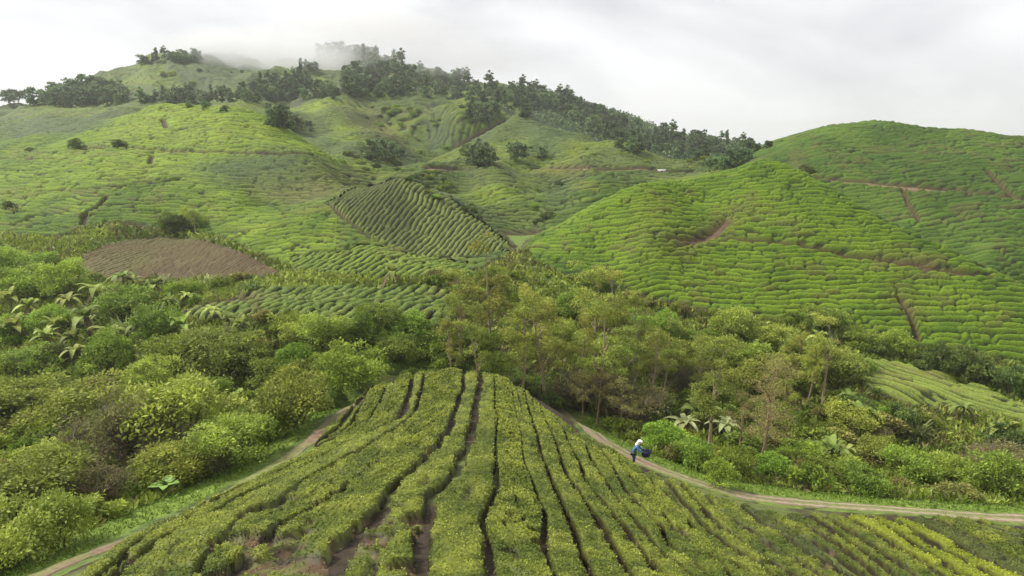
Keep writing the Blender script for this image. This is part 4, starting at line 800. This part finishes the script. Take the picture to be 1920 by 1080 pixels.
fill([(760,322),(820,326),(900,400),(945,440),(900,432),(830,385),(770,348)], 34, GK, (7,15), 'gully bush left of the bright tea tongue', 'bushes in the hill gullies', 31, 'bush', 3.0)
fill([(1000,326),(1060,338),(1075,380),(1040,425),(1008,425),(1000,370)], 22, GK, (7,15), 'gully bush right of the bright tea tongue', 'bushes in the hill gullies', 32, 'bush', 3.0)
fill([(640,288),(700,290),(765,320),(745,335),(680,326)], 16, GK, (8,16), 'small bush behind the pyramid hill', 'bushes in the hill gullies', 33, 'bush', 3.0)
fill([(1195,296),(1330,302),(1345,330),(1280,326),(1200,312)], 14, GK, (6,13), 'small bush by the far end of the hill road', 'bushes in the hill gullies', 34, 'bush', 3.0)
fill([(500,205),(560,215),(585,250),(545,250),(500,225)], 12, ['forest0','forest1','forest3'], (9,17), 'small dark tree above the left hillside', 'bushes in the hill gullies', 35, 'tree', 5.6)
fill([(340,200),(430,205),(430,215),(350,208)], 8, ['forest0','forest1'], (10,16), 'small dark tree on top of the left hillside', 'bushes in the hill gullies', 36, 'tree', 5.6)
fill([(300,135),(400,125),(520,145),(480,180),(330,180)], 16, GK, (6,12), 'small bush on the left shoulder', 'bushes on the mountain slopes', 37, 'bush', 3.0)
fill([(650,195),(900,200),(900,250),(820,300),(740,280),(660,225)], 34, GK, (5,11), 'small bush left of the bright cone', 'bushes on the mountain slopes', 38, 'bush', 3.0)
fill([(830,300),(900,270),(1000,250),(1180,295),(1200,312),(840,314)], 16, GK, (5,10), 'small bush above the hill road', 'bushes on the mountain slopes', 39, 'bush', 3.0)
# ---- understorey individuals: low bushes between everything in the valley
def scrub_ok(x, y, margin=0.0):
    if y > float(edgeY(np.array([x]), np.array([y]))[0])-.5: return False
    X_, Y_ = np.array([x]), np.array([y])
    for p in (NURS, BENCH, PLOT):
        if inpoly(X_, Y_, p)[0] or pdist(X_, Y_, np.vstack([p, p[:1]]))[0] < .8+margin: return False
    if pdist(X_, Y_, TRK)[0] < 3.2+margin: return False
    return not inpoly(X_, Y_, np.vstack([TRK, [[60,0],[60,-19],[-60,-19],[-60,0]]]))[0]
rng = np.random.default_rng(77); cnt = 0
while cnt < 255:
    px = rng.uniform(-120, 2040); py = rng.uniform(490, 1060)
    q = hit(px, py)
    if q is None or q[1] > 105 or not scrub_ok(*q, .3): continue
    kd = rng.choice(['low0','low1','low2','low0','low1','lowd0','lowd1']); cnt += 1
    o = spawn(kd, q[0], q[1], rng.uniform(.7, 1.5), rng.uniform(0, 6.28), cat_='bush', group='low bushes filling the valley')
    PENDING.append((o, 'low %s bush' % ('brownish' if 'd' in kd else 'green'), ('in the left thicket' if px < 620 else 'behind the knoll' if px < 1150 else 'on the right slope')+(', upper band' if py < 640 else ', middle band' if py < 780 else ', lower band'), px, py))
parts = []
for kd, x, y, z, sc, rz in EXTRA:
    for pn, me in PROTO[kd][2]:
        k = len(me.vertices); v = np.empty(k*3, np.float32); me.vertices.foreach_get('co', v); v = v.reshape(-1, 3)*sc; c_, s_ = math.cos(rz), math.sin(rz)
        q_ = np.empty(len(me.loops), np.int32); me.loops.foreach_get('vertex_index', q_); cc = np.empty(k*4, np.float32); me.color_attributes['col'].data.foreach_get('color', cc)
        parts.append((np.stack([v[:,0]*c_-v[:,1]*s_+x, v[:,0]*s_+v[:,1]*c_+y, v[:,2]+z], -1), q_.reshape(-1, 4), cc.reshape(-1, 4)[:,:3]))
tag(obj('forest_backdrop', mesh('forest_backdrop', *cat(parts), M_leafv)), 'smaller forest trees filling the wooded ridges between the larger ones', 'forest', kind='stuff')
#--UNDERGROWTH
def forest_floor():
    rng = np.random.default_rng(6); n = 110000; a = rng.uniform(-.95, .75, n); l = rng.uniform(math.log(225.), math.log(620.), n); y = np.exp(l)-20; x = a*(y+20)
    f = forest(x, y); ok = (f > .6) & (a > np.interp(y, [200, 420, 600], [-.30, -.27, -.27])); x, y = x[ok], y[ok]; z = H(x, y); q = len(x); hgt = 2.8*fbm(x/9, y/9, 13, 3)
    t = np.clip(fbm(x/14, y/14, 14, 3)*1.4-.3+rng.uniform(-.2, .2, q), 0, 1); c = lerp(np.array([.06,.10,.04])[None], np.array([.20,.28,.10])[None], t)
    P = np.stack([x, y, z+hgt*rng.uniform(.3, 1.1, q)], -1); V, Q, C_ = cards(P, 1.25, rng, c, .25, .8, up=.5)
    o = obj('forest_understory', mesh('forest_understory', V, Q, C_, M_leaf)); tag(o, 'dark low growth beneath the trees of the mountain forest', 'forest understory', kind='stuff')
forest_floor()
def undergrowth():
    rng = np.random.default_rng(5); n = 260000
    a = rng.uniform(-1.0, 1.0, n); l = rng.uniform(math.log(36.), math.log(140.), n); y = np.exp(l)-20; x = a*(y+20)
    ok = (y < edgeY(x, y)-.2) & ~inpoly(x, y, np.vstack([TRK, [[60,0],[60,-19],[-60,-19],[-60,0]]])) & ~inpoly(x, y, NURS) & ~inpoly(x, y, BENCH) & ~inpoly(x, y, PLOT)
    dt = near_dist(x, y, TRK, 6); ok &= dt > 1.15; x, y, dt = x[ok], y[ok], dt[ok]; z = H(x, y)
    q = len(x); verge = dt < 3.4; n1 = fbm(x/5, y/5, 40, 3); n2 = fbm(x/2, y/2, 88, 2)
    sz = (.12+.0042*y)*rng.uniform(.6, 1.5, q); sz[verge] *= .45
    parts = []
    for k in range(3):
        th = rng.uniform(0, 6.28, q); el_ = rng.uniform(.3, 1.3, q); d = np.stack([np.cos(th)*np.cos(el_), np.sin(th)*np.cos(el_), np.sin(el_)], -1)
        t = np.clip(sstep(.3, .7, n1)*.6+(n2-.5)*1.2+rng.uniform(-.2, .3, q), 0, 1)
        c = lerp(np.array([.14,.20,.022])[None], np.array([.36,.43,.07])[None], t); c = lerp(c, np.array([.20,.16,.07])[None], (rng.uniform(0, 1, q) < .10+.35*(fbm(x/9, y/9, 44, 2) > .58)).astype(float)*.8)
        c[verge] = np.array([.16,.25,.03])*rng.uniform(.7, 1.25, (verge.sum(), 1))
        P = np.stack([x, y, z+rng.uniform(-.02, .25, q)*(~verge)*sz*2], -1)+rng.normal(0, .06, (q, 3)); parts.append(cards(P, sz, rng, c, .22, .42, dirs=d))
    V, Q, C_ = cat(parts); o = obj('undergrowth', mesh('undergrowth', V, Q, C_, M_leaf)); tag(o, 'tangled green undergrowth and verge grass covering the valley floor', 'undergrowth', kind='stuff')
undergrowth()
#--PERSON
def skin(name, verts, edges, rad, mat_, parent=None, sub=2):
    me = bpy.data.meshes.new(name); me.from_pydata(verts, edges, []); o = bpy.data.objects.new(name, me); COL.objects.link(o)
    m = o.modifiers.new('s', 'SKIN'); m.use_smooth_shade = True
    for i, r_ in enumerate(rad): me.skin_vertices[0].data[i].radius = (r_, r_) if np.isscalar(r_) else r_
    me.skin_vertices[0].data[0].use_root = True
    o.modifiers.new('u', 'SUBSURF').levels = sub; o.modifiers['u'].render_levels = sub
    dg = bpy.context.evaluated_depsgraph_get(); nm = bpy.data.meshes.new_from_object(o.evaluated_get(dg)); o.modifiers.clear(); o.data = nm; nm.name = name
    nm.materials.clear(); nm.materials.append(mat_); o.parent = parent; return o
def flatmat(name, c, rough=.85):
    m = bpy.data.materials.new(name); m.use_nodes = True; t = m.node_tree; b = t.nodes['Principled BSDF']; b.inputs['Roughness'].default_value = rough
    n_ = N(t, 'ShaderNodeTexNoise', Scale=30.0, Detail=3.0); mr = N(t, 'ShaderNodeMapRange'); mr.inputs[3].default_value = .8; mr.inputs[4].default_value = 1.15; mx_ = N(t, 'ShaderNodeMixRGB', _blend_type='MULTIPLY'); mx_.inputs[0].default_value = 1; mx_.inputs[1].default_value = (*c, 1)
    t.links.new(n_.outputs[0], mr.inputs[0]); t.links.new(mr.outputs[0], mx_.inputs[2]); t.links.new(mx_.outputs[0], b.inputs['Base Color']); return m
def person():
    q = hit(1187, 874); z = float(H(*q)); root = empty('person', (q[0], q[1], z), math.radians(-12)); tag(root, 'tea picker in white head cloth and blue shirt, bending beside the track', 'person')
    Ms, Mb, Mw, Md = flatmat('skin', (.22,.12,.07), .6), flatmat('blue_shirt', (.07,.18,.37)), flatmat('white_cloth', (.82,.82,.76)), flatmat('dark_trousers', (.03,.07,.08))
    V = [(0,0,.88),(.06,0,1.06),(.16,0,1.25),(.25,0,1.37),(.31,0,1.45),(.35,0,1.53),(.38,0,1.61)]; E = [(0,1),(1,2),(2,3),(3,4),(4,5),(5,6)]; R = [(.15,.11),(.135,.10),(.16,.11),(.07,.06),(.055,.06),(.085,.075),(.06,.06)]
    for sg in (1, -1):
        b = len(V); V += [(.0,.10*sg,.84),(.05,.11*sg,.46),(-.02,.12*sg,.07),(.13,.13*sg,.035)]; E += [(0,b),(b,b+1),(b+1,b+2),(b+2,b+3)]; R += [.09,.06,.042,.035]
        b = len(V); V += [(.20,.19*sg,1.29),(.34,.24*sg,1.08),(.55,.16*sg,1.0),(.61,.145*sg,.985)]; E += [(2,b),(b,b+1),(b+1,b+2),(b+2,b+3)]; R += [.055,.042,.03,.03]; h_ = b+3
        for f in range(4):
            c = len(V); y0 = (.145+(f-1.5)*.02)*sg; L_ = [.030,.036,.034,.026][f]; V += [(.65,y0,.98),(.65+L_,y0,.965),(.655+L_*1.5,y0,.94)]; E += [(h_,c),(c,c+1),(c+1,c+2)]; R += [.010,.009,.008]
        c = len(V); V += [(.625,(.145-.04)*sg,.975),(.65,(.145-.055)*sg,.96)]; E += [(h_,c),(c,c+1)]; R += [.010,.009]
    b = len(V); V += [(.455,0,1.575)]; E += [(5,b)]; R += [.016]                                   # nose
    skin('body', V, E, R, Ms, root)
    V = [(-.01,0,.86),(.06,0,1.06),(.16,0,1.26),(.235,0,1.35)]; E = [(0,1),(1,2),(2,3)]; R = [(.19,.14),(.165,.13),(.20,.14),(.09,.08)]
    for sg in (1, -1): b = len(V); V += [(.20,.20*sg,1.29),(.34,.25*sg,1.08),(.52,.175*sg,1.01)]; E += [(2,b),(b,b+1),(b+1,b+2)]; R += [.085,.062,.05]
    skin('shirt', V, E, R, Mb, root)
    V = [(0,0,.88)]; E = []; R = [(.18,.13)]
    for sg in (1, -1): b = len(V); V += [(.0,.105*sg,.80),(.05,.115*sg,.46),(-.02,.12*sg,.12)]; E += [(0,b),(b,b+1),(b+1,b+2)]; R += [.12,.085,.065]
    skin('trousers', V, E, R, Md, root)
    skin('head_cloth', [(.33,0,1.50),(.36,0,1.60),(.37,0,1.68),(.26,0,1.47),(.16,0,1.40),(.08,0,1.30)], [(0,1),(1,2),(0,3),(3,4),(4,5)], [(.13,.12),(.135,.13),(.08,.08),(.14,.10),(.17,.09),(.14,.05)], Mw, root)
    # harvest bag held in front
    br = empty('harvest_bag', (q[0]+.72*math.cos(-.21), q[1]+.72*math.sin(-.21), z+.66), 0, .85); tag(br, 'dark navy harvest bag held open in front of the tea picker', 'bag'); Mn = flatmat('navy_cloth', (.018,.025,.07)); n1 = 20; prof_ = [(.20,0),(.27,.08),(.30,.30),(.31,.48),(.29,.47),(.27,.3),(.22,.06)]
    V = [(r_*math.cos(2*math.pi*j/n1)*(1+.08*math.sin(3*j)), r_*.8*math.sin(2*math.pi*j/n1), h+.02*math.sin(2.1*j)) for r_, h in prof_ for j in range(n1)]; Q = [(i*n1+j, i*n1+(j+1)%n1, (i+1)*n1+(j+1)%n1, (i+1)*n1+j) for i in range(len(prof_)-1) for j in range(n1)]
    V += [(0,0,.0),(0,0,.06)]; Vn = len(V); Q += [(j, (j+1)%n1, Vn-2, Vn-2) for j in range(0)]
    sack = obj('sack', mesh('sack', V, Q, None, Mn, True), br)
    for sg in (1, -1):
        t = np.linspace(0, math.pi, 9); Vh, Qh, _ = tube(np.stack([.15*np.cos(t), np.full(9, .2*sg), .46+.14*np.sin(t)], -1), .013, 6); obj('handle', mesh('handle', Vh, Qh, None, Mn, True), br)
person()
# ---- big-leaved plant on the lower left verge, and the hut by the far road
def giant_leaf():
    q = hit(312, 930); z = float(H(*q)); root = empty('giant_leaf_plant', (q[0], q[1], z)); tag(root, 'plant with a few huge pale green leaves on the lower left verge', 'plant'); parts = []
    for yaw, rise, L_ in [(3.3,.35,.75),(1.6,.9,.6),(.2,.55,.6),(5.0,.5,.5),(.9,.8,.45)]:
        h0 = np.array([.12*math.cos(yaw), .12*math.sin(yaw), .55+.2*rise]); t = np.linspace(0, 1, 5)[:,None]
        Vh, Qh, Ch = tube(np.array([[0,0,-.05]])*(1-t)+h0*t, .018, 5, (.2,.26,.08)); obj('stalk', mesh('stalk', Vh, Qh, np.broadcast_to(Ch, (len(Vh), 3)), M_leaf), root)
        V, Q, C_ = blade(h0, yaw, L_, rise*.5, .25, L_*.85, (.24,.38,.09), 8, .12); obj('leaf', mesh('leaf', V, Q, C_, M_leaf, True), root)
giant_leaf()
def hut():
    q = hit(1240, 323); z = float(H(*q)); r_ = empty('roadside_hut', (q[0], q[1], z-.15), .1, (.85, .6, .5)); tag(r_, 'tiny white-roofed hut beside the far hill road', 'hut')
    Mw_, Mr_, Md_ = flatmat('wall_paint', (.45,.42,.36)), flatmat('roof_sheet', (.55,.55,.52), .6), flatmat('door_wood', (.1,.07,.05))
    def box(n_, x0, x1, y0, y1, z0, z1, m_, p): V = [(x, y, z_) for x in (x0, x1) for y in (y0, y1) for z_ in (z0, z1)]; return obj(n_, mesh(n_, V, [(0,1,3,2),(4,6,7,5),(0,4,5,1),(2,3,7,6),(0,2,6,4),(1,5,7,3)], None, m_), p)
    box('wall', -1.2, 1.2, -.8, .8, 0, 1.3, Mw_, r_); box('door', -.3, .25, -.85, -.803, 0, 1.05, Md_, r_)
    V = [(-1.4,-1.05,1.25),(1.4,-1.05,1.25),(1.4,0,1.75),(-1.4,0,1.75),(1.4,1.05,1.25),(-1.4,1.05,1.25),(-1.4,-1.05,1.31),(1.4,-1.05,1.31),(1.4,0,1.82),(-1.4,0,1.82),(1.4,1.05,1.31),(-1.4,1.05,1.31)]
    obj('roof', mesh('roof', V, [(6,7,8,9),(9,8,10,11),(0,3,2,1),(3,5,4,2),(0,1,7,6),(4,5,11,10),(1,2,8,7),(2,4,10,8),(3,0,6,9),(5,3,9,11)], None, Mr_), r_)
hut()
#--LABELS
seen = {}
for o, what, where, px, py in PENDING: seen.setdefault((what, where), []).append((px, py, o))
for (what, where), L_ in seen.items():
    L_.sort(key=lambda q: (q[0], q[1]))
    for i, (px, py, o) in enumerate(L_):
        o['label'] = ('%s%s%s' % (what, (', ' if not where.startswith(('in ','on ','at ','where','be','ab')) else ' ') if where else '', where))+('' if len(L_) == 1 else ', %s from the left' % ordw(i))

#--HAZE
def haze():
    m = bpy.data.materials.new('haze'); m.use_nodes = True; t = m.node_tree; t.nodes.clear(); o = N(t, 'ShaderNodeOutputMaterial')
    p = N(t, 'ShaderNodeVolumePrincipled', Density=.00024, Anisotropy=.3); p.inputs['Color'].default_value = (.99, .995, 1, 1); t.links.new(p.outputs[0], o.inputs['Volume'])
    x0, x1, y0, y1, z0, z1 = -8200, 8200, -90, 6400, -110, 150
    V = [(x, y, z) for x in (x0, x1) for y in (y0, y1) for z in (z0, z1)]
    Q = [(0,1,3,2),(4,6,7,5),(0,4,5,1),(2,3,7,6),(0,2,6,4),(1,5,7,3)]
    ob = obj('haze', mesh('haze', V, Q, None, m)); tag(ob, 'thin pale haze over the whole valley', 'haze', kind='stuff')
def mist(px, py, Y, rx, ry, rz, dens, sd, label):
    m = bpy.data.materials.new('mist'); m.use_nodes = True; t = m.node_tree; t.nodes.clear(); L = t.links.new; o = N(t, 'ShaderNodeOutputMaterial')
    p = N(t, 'ShaderNodeVolumePrincipled', Anisotropy=.4); p.inputs['Color'].default_value = (.90, .90, .91, 1)
    tc = N(t, 'ShaderNodeTexCoord'); ns = N(t, 'ShaderNodeTexNoise', Scale=1.6, Detail=3.0, Roughness=.55); mp = N(t, 'ShaderNodeMapping'); mp.inputs['Location'].default_value = (sd, sd*2, 0); mp.inputs['Scale'].default_value = (1, 1, .7)
    L(tc.outputs['Object'], mp.inputs[0]); L(mp.outputs[0], ns.inputs['Vector'])
    ln = N(t, 'ShaderNodeVectorMath', op='LENGTH'); L(tc.outputs['Object'], ln.inputs[0])
    fo = N(t, 'ShaderNodeMapRange'); fo.interpolation_type = 'SMOOTHSTEP'; fo.inputs[1].default_value = 1.0; fo.inputs[2].default_value = .15; L(ln.outputs['Value'], fo.inputs[0])
    nr = N(t, 'ShaderNodeMapRange'); nr.inputs[1].default_value = .36; nr.inputs[2].default_value = .62; L(ns.outputs[0], nr.inputs[0])
    a = N(t, 'ShaderNodeMath', op='MULTIPLY'); b = N(t, 'ShaderNodeMath', op='MULTIPLY'); b.inputs[1].default_value = dens
    L(fo.outputs[0], a.inputs[0]); L(nr.outputs[0], a.inputs[1]); L(a.outputs[0], b.inputs[0]); L(b.outputs[0], p.inputs['Density']); L(p.outputs[0], o.inputs['Volume'])
    n1, n2 = 24, 14; V = []; Q = []
    for i in range(n2+1):
        ph = math.pi*(.001+.998*i/n2)
        for j in range(n1): th = 2*math.pi*j/n1; V.append((math.sin(ph)*math.cos(th), math.sin(ph)*math.sin(th), math.cos(ph)))
    for i in range(n2):
        for j in range(n1): Q.append((i*n1+j, (i+1)*n1+j, (i+1)*n1+(j+1)%n1, i*n1+(j+1)%n1))
    ob = obj('mist_cloud', mesh('mist_cloud', V, Q, None, m)); c = P3(px, py, Y); ob.location = (c[0], c[1], min(c[2], 148-rz)); ob.scale = (rx, ry, rz); tag(ob, label, 'cloud', 'low clouds on the summit', kind='stuff')
haze()
mist(478, 106, 446, 78, 46, 21, .14, 1.3, 'low white cloud filling the saddle left of the summit')
mist(700, 66, 560, 115, 75, 28, .028, 4.1, 'low white cloud wrapping the mountain summit')
mist(860, 112, 505, 80, 50, 17, .03, 7.7, 'thin wisp of cloud trailing over the ridge right of the summit')
